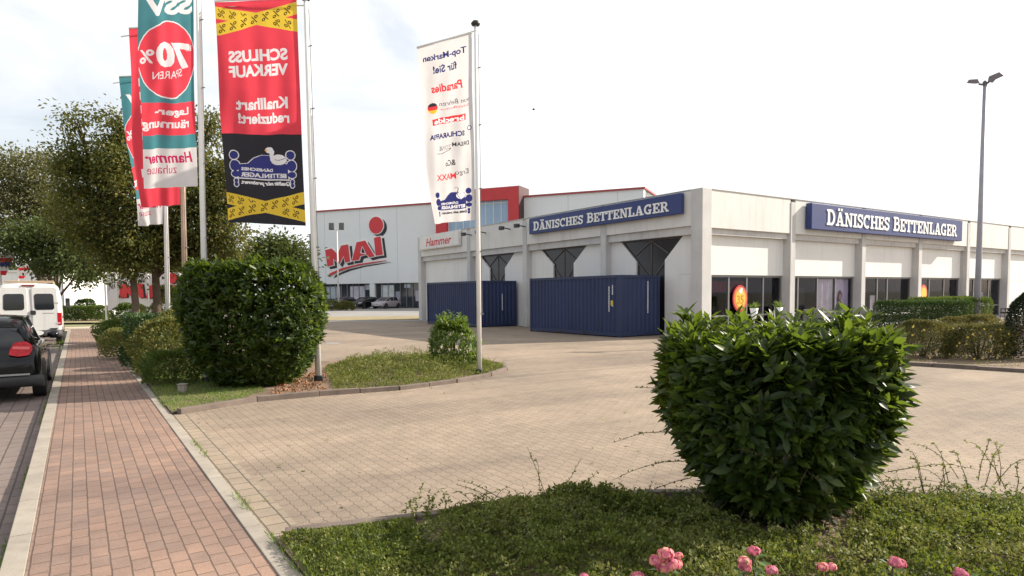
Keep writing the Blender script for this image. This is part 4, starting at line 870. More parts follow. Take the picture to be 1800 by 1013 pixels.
def van(label, loc, rz):
    c = thing('panel_van', label, 'van', loc, rz); q = MB(); rings = []
    for y, w, zb, zt, wt in ((0, .93, .42, 2.32, .80), (.03, .97, .36, 2.37, .84), (.10, 1.0, .32, 2.40, .86), (.6, 1.01, .30, 2.42, .87), (2.4, 1.01, .30, 2.42, .87), (3.6, 1.01, .3, 2.38, .86), (3.95, 1.0, .3, 2.20, .84), (4.5, .98, .3, 1.45, .80), (5.0, .9, .32, 1.15, .72), (5.15, .78, .4, .95, .62)):
        m_ = zb+(zt-zb)*.42; rings.append(ringx(y, [(0, zb), (w*.93, zb), (w, zb+.1), (w, m_), (w*.985, zb+(zt-zb)*.66), ((w+wt)/2-.015, zt-.16), (wt, zt-.03), (wt*.7, zt+.01), (0, zt+.02)]))
    q.loft(rings); b = q.build('body', M_vanwhite, c, True, local=True); b.modifiers.new('s', 'SUBSURF').render_levels = 1
    def rr(x0, x1, z0, z1, r=.07): return [p for cx, cz, a in ((x1-r, z1-r, 0), (x0+r, z1-r, 90), (x0+r, z0+r, 180), (x1-r, z0+r, 270)) for p in arc(cx, cz, r, r, a, a+90, 5)]
    for s in (-1, 1):
        x0, x1 = (.10, .92) if s > 0 else (-.92, -.06)
        q = MB(); q.prism(rr(x0, x1, .62, 2.26, .08), lambda x, z, d: Vector((x*(1-.05*max(0, z-1.2)), -d, z)), -.03, .02); d_ = q.build('rear_door', M_vanwhite, c, bevel=.01, local=True)
        a0, a1 = (.17, .80) if s > 0 else (-.80, -.15)
        q = MB(); q.prism(rr(a0, a1, 1.40, 2.02, .09), lambda x, z, d: Vector((x*(1-.05*max(0, z-1.2)), -d, z)), .0, .028); q.build('rear_window', M_carglass, d_, bevel=.006, local=True)
        q = MB(); q.box((s*.90-.06, -.035, 1.66), (.12, 0, 0), (0, .05, 0), (0, 0, .035)); q.box((s*.90-.06, -.035, .86), (.12, 0, 0), (0, .05, 0), (0, 0, .035)); q.build('hinge', M_vanwhite, d_, local=True)
        q = MB(); q.loft([[Vector((s*x, y, z)) for x, y in ((.87, -.028), (1.0, -.015), (1.022, .13), (.9, .1))] for z in (.80, 1.28)]); q.build('taillight', M_lampred, c, bevel=.015, local=True)
        for y in (.95, 4.15):
            q = MB(); q.loft([[Vector((s*x, y+.40*math.cos(R(k)), max(.3, .33+.40*math.sin(R(k))))) for k in range(-10, 191, 10)] for x in (.8, 1.015)]); q.build('wheel_arch', M_black, c, local=True)
            wheel(c, s*1.0, y, .33, s, .22)
        q = MB(); q.loft([[Vector((s*x, 3.85, z)) for z in ()] or [Vector((s*x, 3.8+dy, 1.62+dz)) for dy, dz in ((-.05, -.2), (.07, -.2), (.07, .22), (-.05, .22))] for x in (1.10, 1.27)]); q.tube([(s*.98, 3.82, 1.45), (s*1.14, 3.82, 1.5)], .03, 6); q.build('mirror', M_trim, c, bevel=.03, local=True)
        q = MB(); q.box((s*1.012-.006, 1.5, 1.02), (.012, 0, 0), (0, 2.3, 0), (0, 0, .10)); q.build('side_rub_strip', M_trim, c, local=True)
    q = MB(); q.prism(rr(.03, .2, 1.22, 1.38, .03), lambda x, z, d: Vector((x, -d, z)), .0, .05); q.build('latch', M_black, c, bevel=.01, local=True)
    q = MB(); q.tube([(.42, -.026, 1.28), (.78, -.026, 1.27)], .006, 5); q.build('van_lettering_line', M_frame, c, local=True)
    q = MB(); q.loft([ringx(y, [(0, z0), (w, z0), (w+.01, z0+.06), (w, z1), (0, z1)]) for y, w, z0, z1 in ((-.09, .86, .40, .58), (-.03, .97, .36, .62), (.14, 1.025, .34, .62), (.45, 1.03, .34, .52))]); q.build('bumper', M_trim, c, True, local=True)
    q = MB(); q.prism(ell(.18, .52, .24, .10, 20), lambda x, z, d: Vector((x, -d, z)), .08, .105); q.build('number_plate', M_plate, c, local=True)
    q = MB(); q.box((.62, -.075, .64), (.24, 0, 0), (0, .07, 0), (0, 0, .05)); q.build('step_handle', M_black, c, bevel=.01, local=True)
    q = MB(); q.box((-.2, -.02, 2.30), (.4, 0, 0), (0, .1, 0), (0, 0, .07)); q.build('brake_light', pm('dim_red_lamp', (.28, .05, .06), .3), c, bevel=.015, local=True)
    q = MB()
    for y in (.25, 1.4, 2.6): q.tube([(-.78, y, 2.40), (-.78, y, 2.50), (.78, y, 2.50), (.78, y, 2.40)], .022, 6)
    q.build('roof_bar', pm('tan_roof_bar', (.45, .33, .22), .5), c, local=True)
    return c
w = G(108, 605, -.1); van('white high-roofed panel van parked at the kerb with two dark rear windows', w-SD*.95-SR*.94, RZ)
# ------------------------------------------------------------------ café furniture before the sunlit facade
M_wick = pm('dark_wicker', (.028, .026, .03), .7, .3, 20, .4, 120); M_table = pm('white_tabletop', (.78, .77, .74), .4, .04)
def chair(label, loc, rz):
    c = thing('cafe_chair', label, 'chair', loc, rz, 'dark wicker chairs outside the store'); q = MB()
    q.box((-.27, -.26, .38), (.54, 0, 0), (0, .5, 0), (0, 0, .09)); q.build('seat', M_wick, c, bevel=.02, local=True)
    q = MB(); q.box((-.29, -.30, .44), (.58, 0, 0), (0, .06, 0), (0, -.05, .60)); q.build('backrest', M_wick, c, bevel=.025, local=True)
    for s in (-1, 1):
        q = MB(); q.box((s*.29-.03, -.27, .62), (.06, 0, 0), (0, .48, 0), (0, 0, .05)); q.box((s*.29-.02, .16, .4), (.04, 0, 0), (0, .04, 0), (0, 0, .22)); q.build('armrest', M_wick, c, local=True)
        for y in (-.24, .2):
            q = MB(); q.tube([(s*.24, y, .39), (s*.27, y*1.1, 0)], .02, 6); q.build('leg', M_frame, c, local=True)
    return c
def table(label, loc, rz):
    c = thing('cafe_table', label, 'table', loc, rz, 'white café tables outside the store'); q = MB(); q.box((-.62, -.36, .72), (1.24, 0, 0), (0, .72, 0), (0, 0, .035)); q.build('tabletop', M_table, c, bevel=.01, local=True)
    for x in (-.55, .55):
        for y in (-.3, .3): q = MB(); q.tube([(x, y, .72), (x, y, 0)], .02, 6); q.build('leg', M_frame, c, local=True)
    return c
rzr = math.atan2(E2.y, E2.x)
for t, o, rz, lab in ((3.9, 1.6, 0, 'dark chair seen above the laurel tips below the round number sign'), (5.1, 1.9, 3.0, 'dark chair in front of the first slim pillar right of the corner pier'), (6.75, 1.5, 0, 'dark chair before the second shop window, left of the white curtain'), (8.0, 1.6, 0, 'dark chair before the white curtain of the second window'), (9.2, 1.5, .2, 'dark chair below the lilac poster'), (10.6, 1.4, 0, 'dark chair right of the lilac poster, by the second slim pillar'), (24.2, 1.5, 0, 'dark chair left of the far right pillar, beyond the hedge'), (26.0, 1.4, .1, 'dark chair next to the far right pillar, beyond the hedge'), (27.6, 1.5, -.1, 'rightmost dark chair in front of the blank white panel')):
    chair(lab, PR(t, 0, o), rzr+rz)
for t, o, lab in ((6.1, 2.3, 'white table before the left half of the second shop window'), (8.6, 2.4, 'white table in front of the white curtain and lilac poster'), (10.6, 2.3, 'white table before the second slim pillar'), (25.2, 2.2, 'white table at the far right beyond the hedge')):
    table(lab, PR(t, 0, o), rzr)
def planter(label, t, o, big=0):
    p = PR(t, 0, o); c = thing('planter', label, 'planter', p, 0, 'white planters before the shop windows'); q = MB(); q.lathe(p, [(.16, 0), (.16, .03), (.035, .05), (.035, .62), (.06, .66), (.16, 1.12), (.145, 1.12), (.05, .75)], 12); q.build('pot', M_letter, c, True)
    n = 60; P = np.array([list(p+Z*1.1)]*n)+RNG.normal(size=(n, 3))*.05; D = rnd_dir(n); D[:, 2] = abs(D[:, 2])+.6; V, Q = leaves(P, D, rnd_dir(n), RNG.uniform(.15, .32, n), RNG.uniform(.02, .05, n)); fastmesh('foliage', V, Q, M_grassleaf, c)
def mk_leafmats():
    global M_laurel, M_laurel2, M_tree, M_treepale, M_treebrown, M_cover, M_cover2, M_hedge, M_spir, M_pot, M_con, M_grassleaf, M_small, M_rose, M_bark, M_stem, M_yel
    M_laurel = leafmat('laurel_leaf', [(.0, (.011, .024, .006)), (.45, (.025, .050, .010)), (.72, (.06, .098, .015)), (1, (.14, .18, .036))], .42, .38, (.27, .38, .03), .4)
    M_laurel2 = leafmat('young_laurel_leaf', [(.0, (.04, .07, .012)), (.5, (.09, .15, .022)), (1, (.18, .24, .05))], .4, .4, (.32, .45, .04), .5)
    M_tree = leafmat('dark_tree_leaf', [(.0, (.022, .042, .010)), (.5, (.055, .085, .022)), (1, (.13, .13, .04))], .6, .3, (.18, .2, .03), .3)
    M_treebrown = leafmat('browning_tree_leaf', [(.0, (.022, .038, .010)), (.4, (.055, .080, .020)), (.7, (.13, .13, .036)), (1, (.24, .18, .06))], .6, .40, (.30, .28, .04), .3, 1.3)
    M_treepale = leafmat('pale_tree_leaf', [(.0, (.05, .06, .025)), (.5, (.12, .12, .05)), (1, (.26, .24, .12))], .6, .35, (.3, .3, .08), .3)
    M_cover = leafmat('ground_cover_leaf', [(.0, (.018, .032, .007)), (.33, (.058, .088, .015)), (.58, (.135, .165, .032)), (1, (.30, .30, .085))], .6, .38, (.26, .30, .03), .3, 1.0)
    M_cover2 = leafmat('dry_cover_leaf', [(.0, (.05, .065, .015)), (.5, (.15, .17, .045)), (1, (.32, .29, .10))], .6, .3, (.3, .3, .06), .3, 2.0)
    M_hedge = leafmat('clipped_hedge_leaf', [(.0, (.012, .028, .008)), (.5, (.028, .062, .015)), (1, (.07, .12, .03))], .5, .2, (.15, .25, .03), .4)
    M_small = leafmat('bright_hedge_leaf', [(.0, (.03, .06, .012)), (.5, (.07, .115, .02)), (1, (.14, .18, .04))], .55, .3, (.22, .3, .04), .3)
    M_spir = leafmat('spiraea_leaf', [(.0, (.042, .062, .014)), (.5, (.12, .145, .032)), (.8, (.21, .19, .055)), (1, (.29, .17, .08))], .6, .3, (.3, .28, .05), .3, 2.0)
    M_pot = leafmat('potentilla_leaf', [(.0, (.03, .035, .015)), (.4, (.075, .09, .028)), (.75, (.18, .17, .05)), (1, (.32, .29, .08))], .6, .25, (.28, .22, .05), .3, 2.5)
    M_con = leafmat('conifer_needle', [(.0, (.010, .018, .008)), (.5, (.018, .034, .014)), (1, (.035, .06, .02))], .7, .05, (.08, .12, .02), .3)
    M_grassleaf = leafmat('grass_blade', [(.0, (.05, .10, .02)), (.5, (.12, .20, .035)), (1, (.26, .30, .08))], .6, .35, (.3, .42, .06), .3, 2.0)
    M_rose = leafmat('rose_leaf', [(.0, (.04, .08, .02)), (.5, (.09, .15, .05)), (1, (.18, .24, .09))], .45, .3, (.25, .4, .06), .4)
    M_bark = pm('bark', (.10, .075, .052), .95, .35, 2.5, .9, 14); M_stem = pm('twig', (.07, .05, .035), .9, .3, 8.0); M_yel = pm('yellow_petal', (.75, .55, .10), .7, .15, 9)
mk_leafmats()
planter('white tapered planter with thin leaves, left of the round number sign', .95+.6, 1.2); planter('white tapered planter with leaves, right of the round number sign', 3.1, 1.2)
# ------------------------------------------------------------------ shrubs
def interp(prof, t): return np.interp(t, [p[0] for p in prof], [p[1] for p in prof])
def shell(n, base, a, b, h, prof, z0=.06, boxy=3.0, rot=0.0, top=.3, inner=.3, seed=0.0, amp=.1, fr=1.6):
    """points and outward directions close under the skin of a clipped or rounded shrub"""
    th = RNG.uniform(0, 2*np.pi, n); t = RNG.uniform(0, 1, n)**.9; q = 1-inner*RNG.uniform(0, 1, n)**2; k = RNG.uniform(0, 1, n) < top
    q[k] = np.sqrt(RNG.uniform(0, 1, k.sum())); t[k] = 1-.10*RNG.uniform(0, 1, k.sum())**1.5
    r = (np.abs(np.cos(th))**boxy + np.abs(np.sin(th))**boxy)**(-1/boxy); s = interp(prof, t)
    lx = a*r*np.cos(th)*s*q; ly = b*r*np.sin(th)*s*q; lz = z0+(h-z0)*t
    P = np.stack([lx, ly, lz], 1); lm = lump(P, fr, seed); P[:, 0] *= 1+amp*lm; P[:, 1] *= 1+amp*lm; P[:, 2] *= 1+amp*.6*lm
    D = np.stack([np.cos(th)/a, np.sin(th)/b, np.zeros(n)], 1); D = unit(D); up = np.clip((t-.72)/.28, 0, 1)[:, None]*np.where(k, 1, .55)[:, None]; D = unit(D*(1-up)+np.array([[0, 0, 1.]])*up)
    c, s_ = math.cos(rot), math.sin(rot); M = np.array([[c, -s_, 0], [s_, c, 0], [0, 0, 1]])
    return P@M.T+np.array(base)[None, :], D@M.T
def stems(o, base, a, b, h, n, rad, mat=None):
    q = MB(); base = Vector(base)
    for k in range(n):
        an = random.uniform(0, 6.28); s = random.uniform(.15, .7); e = Vector((a*math.cos(an)*s, b*math.sin(an)*s, h*random.uniform(.6, .9))); q.tube([base+Vector((e.x*.12, e.y*.12, 0)), base+Vector((e.x*.4, e.y*.4, h*.3)), base+e], [rad, rad*.7, rad*.25], 5)
    return q.build('stem', mat or M_stem, o)
def laurel(name, label, base, a, b, h, prof, n, ll, mat, rot=0.0, shoots=0, boxy=3.0, seed=0.0, up=.6, amp=.1, group=None, inner=.35, cat='bush', sh_h=.16):
    o = thing(name, label, cat, base, 0, group); P, D = shell(n, base, a, b, h, prof, boxy=boxy, rot=rot, seed=seed, amp=amp, inner=inner)
    if shoots:
        k = RNG.integers(0, n, shoots); Pt, Dt = shell(shoots*4, base, a, b, h, prof, boxy=boxy, rot=rot, top=1.0, seed=seed, amp=amp); Pt = Pt[:shoots]; hh = RNG.uniform(.3, 1, shoots)*sh_h
        for j in range(4): Pn = Pt.copy(); Pn[:, 2] += hh*j/3; P = np.concatenate([P, Pn]); D = np.concatenate([D, Dt[:shoots]*.2+np.array([[0, 0, 1.]])])
    ax = unit(D*.9+np.array([[0, 0, up]])+RNG.normal(size=P.shape)*.35); per = 6; A_ = np.repeat(ax, per, 0); B = np.repeat(P, per, 0); m_ = len(B)
    rd = RNG.normal(size=(m_, 3)); rd = unit(rd-A_*(rd*A_).sum(1, keepdims=True)); Ld = unit(A_*RNG.uniform(.35, 1.2, (m_, 1))+rd*.8); L_ = ll*RNG.uniform(.42, 1.25, m_)
    V, Q = leaves(B+A_*RNG.uniform(-.3, .5, (m_, 1))*ll, Ld, A_, L_, L_*RNG.uniform(.30, .40, m_), fine=True); fastmesh('foliage', V, Q, mat, o, True)
    stems(o, base, a, b, h, 14, .022); return o
def shrub(name, label, base, a, b, h, prof, n, ll, ratio, mat, rot=0.0, boxy=2.2, seed=0.0, amp=.2, droop=0.0, group=None, cat='shrub', rnd=.9, inner=.5, flowers=None, fr=2.2):
    o = thing(name, label, cat, base, 0, group); P, D = shell(n, base, a, b, h, prof, boxy=boxy, rot=rot, seed=seed, amp=amp, inner=inner, fr=fr)
    D = unit(D+np.array([[0, 0, .35-droop]])+RNG.normal(size=P.shape)*rnd*.6); L_ = ll*RNG.uniform(.6, 1.2, n); V, Q = leaves(P, D, rnd_dir(n), L_, L_*ratio, .1, .1); fastmesh('foliage', V, Q, mat, o, True)
    stems(o, base, a, b, h, 10, .016)
    if flowers:
        k = flowers; P, D = shell(k, base, a*1.02, b*1.02, h*1.02, prof, boxy=boxy, rot=rot, seed=seed, amp=amp, inner=.03, fr=fr, top=.45); E_ = unit(np.cross(D, rnd_dir(k))); V, Q = diamonds(P-E_*.022, E_, D, np.full(k, .065), np.full(k, .065)); fastmesh('flowers', V, Q, M_yel, o)
    return o
PB = [(0, .52), (.12, .72), (.35, .93), (.6, 1), (.88, .98), (.97, .9), (1, .82)]
laurel('laurel_bush', 'big clipped laurel bush with glossy dark leaves beside the red brick pavement', at(447, 12.9), 1.27, 1.12, 2.28, PB, 8000, .125, M_laurel, RZ*.2, 150, 2.7, 1.0, sh_h=.15, up=.95)
PF = [(0, .42), (.1, .58), (.25, .77), (.45, .92), (.65, 1.0), (.95, 1.0), (1, .96)]
laurel('laurel_bush', 'nearest dark laurel bush with a flat bright top, standing in the front bed', at(1362, 5.06), .70, .72, 1.335, PF, 4800, .13, M_laurel, .12, 60, 3.4, 5.0, up=.75, amp=.10, sh_h=.2)
PS = [(0, .6), (.2, .9), (.5, 1), (.8, .85), (1, .55)]
laurel('laurel_bush', 'small pale green laurel bush beside the grey flagpole at the tip of the bed', at(797, 15.3), .60, .56, 1.02, PS, 760, .11, M_laurel2, 0, 36, 2.2, 9.0, up=1.3, amp=.22, sh_h=.30)
PR_ = [(0, .92), (.3, 1.0), (.6, 1), (.85, .85), (1, .55)]; PX = [(0, .9), (.1, 1), (.9, 1), (1, .96)]
shrub('spiraea_shrub', 'yellowish brown spiraea shrub between the pavement and the big laurel bush', at(292, 14.9), .72, .75, 1.18, PR_, 10080, 0.084, .4, M_spir, seed=2, amp=.38)
shrub('spiraea_shrub', 'low yellow-green shrub at the pavement edge, in front of the brownish spiraea', at(300, 13.2), .55, .6, .62, PR_, 6240, 0.067, .4, M_small, seed=3, amp=.4)
shrub('hedge', 'low dark green hedge at the foot of the white flagpoles', at(276, 18.2), .78, 1.3, 1.24, PX, 14400, 0.078, .5, M_hedge, RZ, 3.5, seed=4, amp=.1, cat='hedge')
shrub('ground_shrub', 'low yellow-green shrub spilling towards the pavement before the dark hedge', at(226, 19.2), .75, .9, .72, PR_, 7200, 0.078, .4, M_spir, RZ, seed=5, amp=.38)
shrub('ground_shrub', 'farthest low green shrub along the pavement edge, beside the tree trunk', at(208, 24.5), .8, 1.4, .85, PR_, 7200, 0.090, .45, M_small, RZ, seed=6, amp=.38)
shrub('ground_shrub', 'dark low shrub squeezed between the spiraea and the low hedge', at(262, 16.4), .62, .6, .72, PR_, 5760, 0.078, .45, M_hedge, RZ, seed=6.5)
shrub('light_shrub', 'light green and orange shrub behind the trunks, in front of the billboard', at(308, 25), 1.0, .9, 1.9, PR_, 7200, 0.112, .45, M_spir, seed=7, amp=.35)
shrub('light_shrub', 'small dark green shrub left of the first tree trunk, before the billboard', at(226, 26), .6, .6, 1.4, PR_, 3840, 0.112, .45, M_small, seed=8, amp=.3)
shrub('hedge', 'dark clipped hedge with straight sides on the right-hand bed', at(1622, 22.8), 1.55, .62, 1.36, PX, 21600, 0.067, .5, M_hedge, .12, 6.0, seed=9, amp=.05, cat='hedge')
shrub('hedge', 'brighter green hedge just behind the dark clipped one', at(1655, 24.9), 1.25, .6, 1.44, PX, 14400, 0.067, .45, M_small, .3, 4.0, seed=10, amp=.08, cat='hedge')
shrub('hedge', 'short rounded green hedge at the foot of the street lamp', at(1707, 24.4), .6, .55, 1.42, PX, 8640, 0.067, .45, M_small, .3, 3.0, seed=11, amp=.1, cat='hedge')
shrub('potentilla_shrub', 'left potentilla shrub with yellow flowers below the dark hedge', at(1625, 16.9), .86, .62, .88, PR_, 16800, 0.056, .4, M_pot, seed=12, amp=.3, flowers=60)
shrub('potentilla_shrub', 'brownish potentilla shrub with yellow flowers next to the dark conifer', at(1722, 16.5), .80, .62, .84, PR_, 16800, 0.056, .4, M_pot, seed=13, amp=.3, flowers=90)
shrub('potentilla_shrub', 'paler potentilla shrub standing behind the two flowering ones', at(1705, 18.9), 1.15, .6, .98, PR_, 14400, 0.056, .4, M_pot, seed=14, amp=.25)
shrub('conifer', 'dark columnar conifer at the right edge of the picture', at(1812, 16.2), .50, .5, 1.62, [(0, .8), (.3, 1), (.6, .95), (.85, .7), (1, .25)], 21600, 0.067, .3, M_con, seed=15, amp=.08, cat='conifer')
shrub('red_flower_bed', 'low reddish shrub behind the pale potentilla, near the far chairs', at(1755, 22.6), 1.0, .5, .5, PR_, 6240, 0.056, .5, leafmat('reddish_leaf', [(0, (.06, .05, .02)), (.5, (.2, .09, .05)), (1, (.36, .17, .12))], .6, .25, (.3, .12, .05)), seed=16)
shrub('mast_shrub', 'small brown-green shrub left of the floodlight mast foot', at(583, 77), 1.0, .8, 1.0, PR_, 2160, 0.179, .5, M_spir, seed=17)
shrub('mast_shrub', 'small brown-green shrub right of the floodlight mast foot', at(609, 77), .9, .8, .95, PR_, 2160, 0.179, .5, M_spir, seed=18)
shrub('far_hedge', 'long low green hedge in front of the white sheds', at(148, 50), 1.7, .9, 1.05, PX, 9600, 0.134, .5, M_small, 0, 3.0, seed=19, cat='hedge')
shrub('far_shrub', 'round green shrub before the far white sheds', at(149, 54), .75, .7, 1.5, PR_, 3600, 0.157, .5, M_hedge, seed=20)
# ------------------------------------------------------------------ trees
def tree(name, label, base, rad, fork, blobs, ncl, per, ll, mat, group=None, spread=.42):
    """blobs: (centre, rx, ry, rz) in world coordinates; clumps of leaves with gaps between"""
    o = thing(name, label, 'tree', base, 0, group); base = Vector(base); q = MB(); top = max((b_[0] for b_ in blobs), key=lambda c: c.z); fk = base+Vector(fork)
    q.tube([base, base+(fk-base)*.5+Vector((.05, .02, 0)), fk, fk.lerp(top, .6), top+Z*.3], [rad*1.2, rad, rad*.85, rad*.5, rad*.12], 10)
    for c, rx, ry, rz in blobs:
        m_ = fk.lerp(c, .5)+Vector((random.uniform(-.2, .2), random.uniform(-.2, .2), .15)); q.tube([fk-Z*random.uniform(0, .5), m_, c], [rad*.5, rad*.3, rad*.12], 6)
        for k in range(5): e = c+Vector((random.uniform(-1, 1)*rx, random.uniform(-1, 1)*ry, random.uniform(-.7, 1)*rz))*.8; q.tube([m_.lerp(c, random.uniform(.2, .9)), (c+e)/2+Z*.08, e], [rad*.18, rad*.1, rad*.04], 5)
    q.build('trunk', M_bark, o, True)
    w = np.array([b_[1]*b_[2]*b_[3] for b_ in blobs])**.75; w /= w.sum(); idx = RNG.choice(len(blobs), ncl, p=w); d = rnd_dir(ncl)*(RNG.uniform(.15, 1, (ncl, 1))**.42); Cc = np.array([list(blobs[i][0]) for i in idx])+d*np.array([[blobs[i][1], blobs[i][2], blobs[i][3]] for i in idx])
    B = np.repeat(Cc, per, 0); n = len(B); off = RNG.normal(size=(n, 3))*spread*np.array([[1, 1, .6]])*np.repeat(RNG.uniform(.5, 1.2, (ncl, 1)), per, 0); D = unit(off+RNG.normal(size=(n, 3))*.3+np.array([[0, 0, -.15]])); L_ = ll*RNG.uniform(.6, 1.25, n)
    V, Q = leaves(B+off, D, unit(RNG.normal(size=(n, 3))+np.array([[0, 0, 1.2]])), L_, L_*.52, .12, .15); fastmesh('crown', V, Q, mat, o, True); return o
def bl(px, py, D, rx, rz, ry=None): return (A(px, py, D), rx*D/1160, (ry or rx)*D/1160, rz*D/1160)
tree('deciduous_tree', 'tall browning tree whose trunk stands left of the flagpoles', at(235, 23), .125, (0, 0, 2.6), [bl(137, 225, 23, 17, 42), bl(130, 285, 23, 30, 34), bl(205, 225, 23, 19, 50), bl(208, 290, 23, 34, 36), bl(165, 320, 23.5, 58, 60), bl(235, 330, 22.5, 40, 70), bl(175, 395, 23, 66, 50), bl(235, 430, 23, 45, 35), bl(130, 360, 24, 40, 40), bl(205, 452, 23, 40, 24), bl(240, 455, 22.8, 22, 34), bl(222, 480, 22.8, 12, 14)], 420, 90, .13, M_treebrown, spread=.30)
tree('deciduous_tree', 'tall browning tree whose trunk stands just behind the farthest flagpole', at(272, 24), .15, (.05, 0, 2.8), [bl(300, 250, 24, 28, 62), bl(372, 225, 24.5, 22, 42), bl(345, 320, 24, 55, 60), bl(395, 330, 24, 38, 55), bl(400, 410, 24, 36, 36), bl(320, 400, 24, 60, 50), bl(282, 420, 24, 40, 40), bl(310, 450, 24.4, 40, 22), bl(372, 440, 24.4, 40, 24)], 400, 90, .13, M_treebrown, spread=.30)
tree('pale_tree', 'pale yellowish tree at the left edge beyond the van', at(74, 32), .2, (0, 0, 2.8), [bl(10, 310, 32, 36, 50), bl(62, 320, 32, 46, 55), bl(-40, 330, 32, 50, 60), bl(30, 380, 32, 60, 40), bl(95, 360, 32, 30, 40)], 260, 75, .16, M_treepale, spread=.42)
tree('dark_tree', 'dark green tree with low hanging foliage right of the van roof', at(98, 32), .15, (0, 0, 2.0), [bl(60, 420, 30, 50, 34), bl(115, 420, 30, 46, 36), bl(150, 455, 29.5, 32, 40), bl(160, 480, 29, 24, 26), bl(100, 465, 30, 34, 24), bl(25, 440, 30.5, 36, 26)], 190, 60, .19, M_tree, spread=.36)
tree('far_tree', 'rounded dark green tree far behind the big laurel bush', at(484, 70), .3, (0, 0, 3), [bl(484, 450, 70, 44, 26), bl(460, 462, 70, 34, 22), bl(510, 458, 70, 30, 24), bl(484, 430, 70, 26, 14)], 150, 60, .45, M_tree, spread=.9)
for px, D, h, lab in ((30, 80, 48, 'far dark tree at the left edge behind the small flags'), (120, 82, 42, 'far dark tree above the white sheds'), (215, 78, 46, 'far dark tree behind the left half of the billboard'), (300, 76, 44, 'far dark tree behind the right half of the billboard'), (375, 80, 50, 'far dark tree behind the red-white poles and the tree crowns')):
    tree('far_tree', lab, at(px, D), .3, (0, 0, 2.5), [bl(px, 520-h*.6, D, 44, h*.55), bl(px-30, 515-h*.4, D, 34, h*.4), bl(px+32, 515-h*.4, D, 34, h*.4)], 90, 60, .5, M_tree, group='far trees behind the billboard', spread=1.1)
# ------------------------------------------------------------------ ground cover, grass, sprigs
def inpoly(X, Y, poly):
    r = np.zeros(len(X), bool); n = len(poly)
    for i in range(n):
        x0, y0 = poly[i][0], poly[i][1]; x1, y1 = poly[(i+1) % n][0], poly[(i+1) % n][1]; c = ((y0 > Y) != (y1 > Y)) & (X < (x1-x0)*(Y-y0)/((y1-y0) or 1e-9)+x0); r ^= c
    return r
def edge_dist(X, Y, poly):
    d = np.full(len(X), 9.0); n = len(poly)
    for i in range(n):
        a = np.array(poly[i][:2]); b = np.array(poly[(i+1) % n][:2]); e = b-a; t = np.clip(((X-a[0])*e[0]+(Y-a[1])*e[1])/(e@e+1e-9), 0, 1); d = np.minimum(d, np.hypot(X-a[0]-t*e[0], Y-a[1]-t*e[1]))
    return d
def scatter(poly, n):
    xs = [p[0] for p in poly]; ys = [p[1] for p in poly]; X = RNG.uniform(min(xs), max(xs), n); Y = RNG.uniform(min(ys), max(ys), n); k = inpoly(X, Y, poly); return X[k], Y[k]
def nz2(X, Y, s, sd_=0.0): return np.array([noise.noise(Vector((x*s+sd_, y*s, sd_))) for x, y in zip(X, Y)])
BUSH = at(1362, 5.06)
def cover(name, poly, n, hmax, ll, mat, ratio=.5, seed=0.0, fs=1.3, edge=.45, hmin=.03, gap=-1.0):
    X, Y = scatter(poly, n); nn = nz2(X, Y, fs, seed)*1.0+nz2(X, Y, fs*3.3, seed+5)*.6; k = (nn > gap) & (np.hypot(X-BUSH.x, Y-BUSH.y+.22) > .50+.15*nn); X, Y, nn = X[k], Y[k], nn[k]
    ed = np.clip(edge_dist(X, Y, poly)/edge, .15, 1); Hh = hmin+hmax*np.clip(.55+nn, .1, 1.2)*ed; z = .03+Hh*(1-RNG.uniform(0, 1, len(X))**1.8*.75)
    P = np.stack([X, Y, z], 1); D = unit(RNG.normal(size=P.shape)*.8+np.array([[0, 0, .45]])); L_ = ll*RNG.uniform(.6, 1.3, len(X)); V, Q = diamonds(P, D, rnd_dir(len(X)), L_, L_*ratio)
    return tag(fastmesh(name, V, Q, mat), kind='stuff')
def grass(name, poly, n, h, mat, w=.006, lean=.6, seed=0.0, gap=-1.0):
    X, Y = scatter(poly, n); nn = nz2(X, Y, 1.5, seed); k = nn > gap; X, Y, nn = X[k], Y[k], nn[k]; m_ = len(X); P = np.stack([X, Y, np.full(m_, .03)], 1); D = unit(RNG.normal(size=(m_, 3))*np.array([[lean, lean, .1]])+np.array([[0, 0, 1.]])); L_ = h*RNG.uniform(.4, 1.2, m_)*(1+.5*nn); V, Q = diamonds(P, D, rnd_dir(m_), L_, np.full(m_, w)*RNG.uniform(.7, 1.4, m_))
    return tag(fastmesh(name, V, Q, mat), kind='stuff')
vin = [SW(4.68, 1.13)] + [p-Vector((0, .10, 0)) for p in VERGE[1:7]] + [Vector((7.5, 5.0, 0)), Vector((7.5, 2.6, 0)), SW(2.4, 1.11)]
vcov = [G(650, 955), G(740, 938), G(800, 918), G(900, 904), G(1000, 890), G(1150, 892), G(1400, 892), G(1600, 888), G(1800, 905), Vector((7.2, 5.0, 0)), Vector((7.2, 2.8, 0)), Vector((-.2, 2.8, 0)), Vector((-.75, 4.0, 0))]
cover('ground_cover', vcov, 170000, .14, .028, M_cover, .6, 3.0, 2.6, .25, gap=-.30)
cover('ground_cover', [G(770, 918), G(850, 898), G(950, 886), G(1060, 884), G(1150, 888), G(1180, 930), G(1000, 945), G(850, 945)], 30000, .16, .03, M_cover, .6, 21.0, 3.0, .25, gap=-.2)
cover('yellow_cover', vcov, 70000, .17, .028, M_cover2, .55, 5.0, 2.2, .25, gap=.06)
grass('grass', vcov, 3500, .2, M_grassleaf, .006, .9, seed=11.0, gap=.1)
vgr = [vin[0], vin[1], G(720, 925), G(800, 1013), Vector((-.5, 2.8, 0)), vin[-1]]
grass('grass', vgr, 12000, .075, M_grassleaf, .005, .9, seed=1.0, gap=-.12)
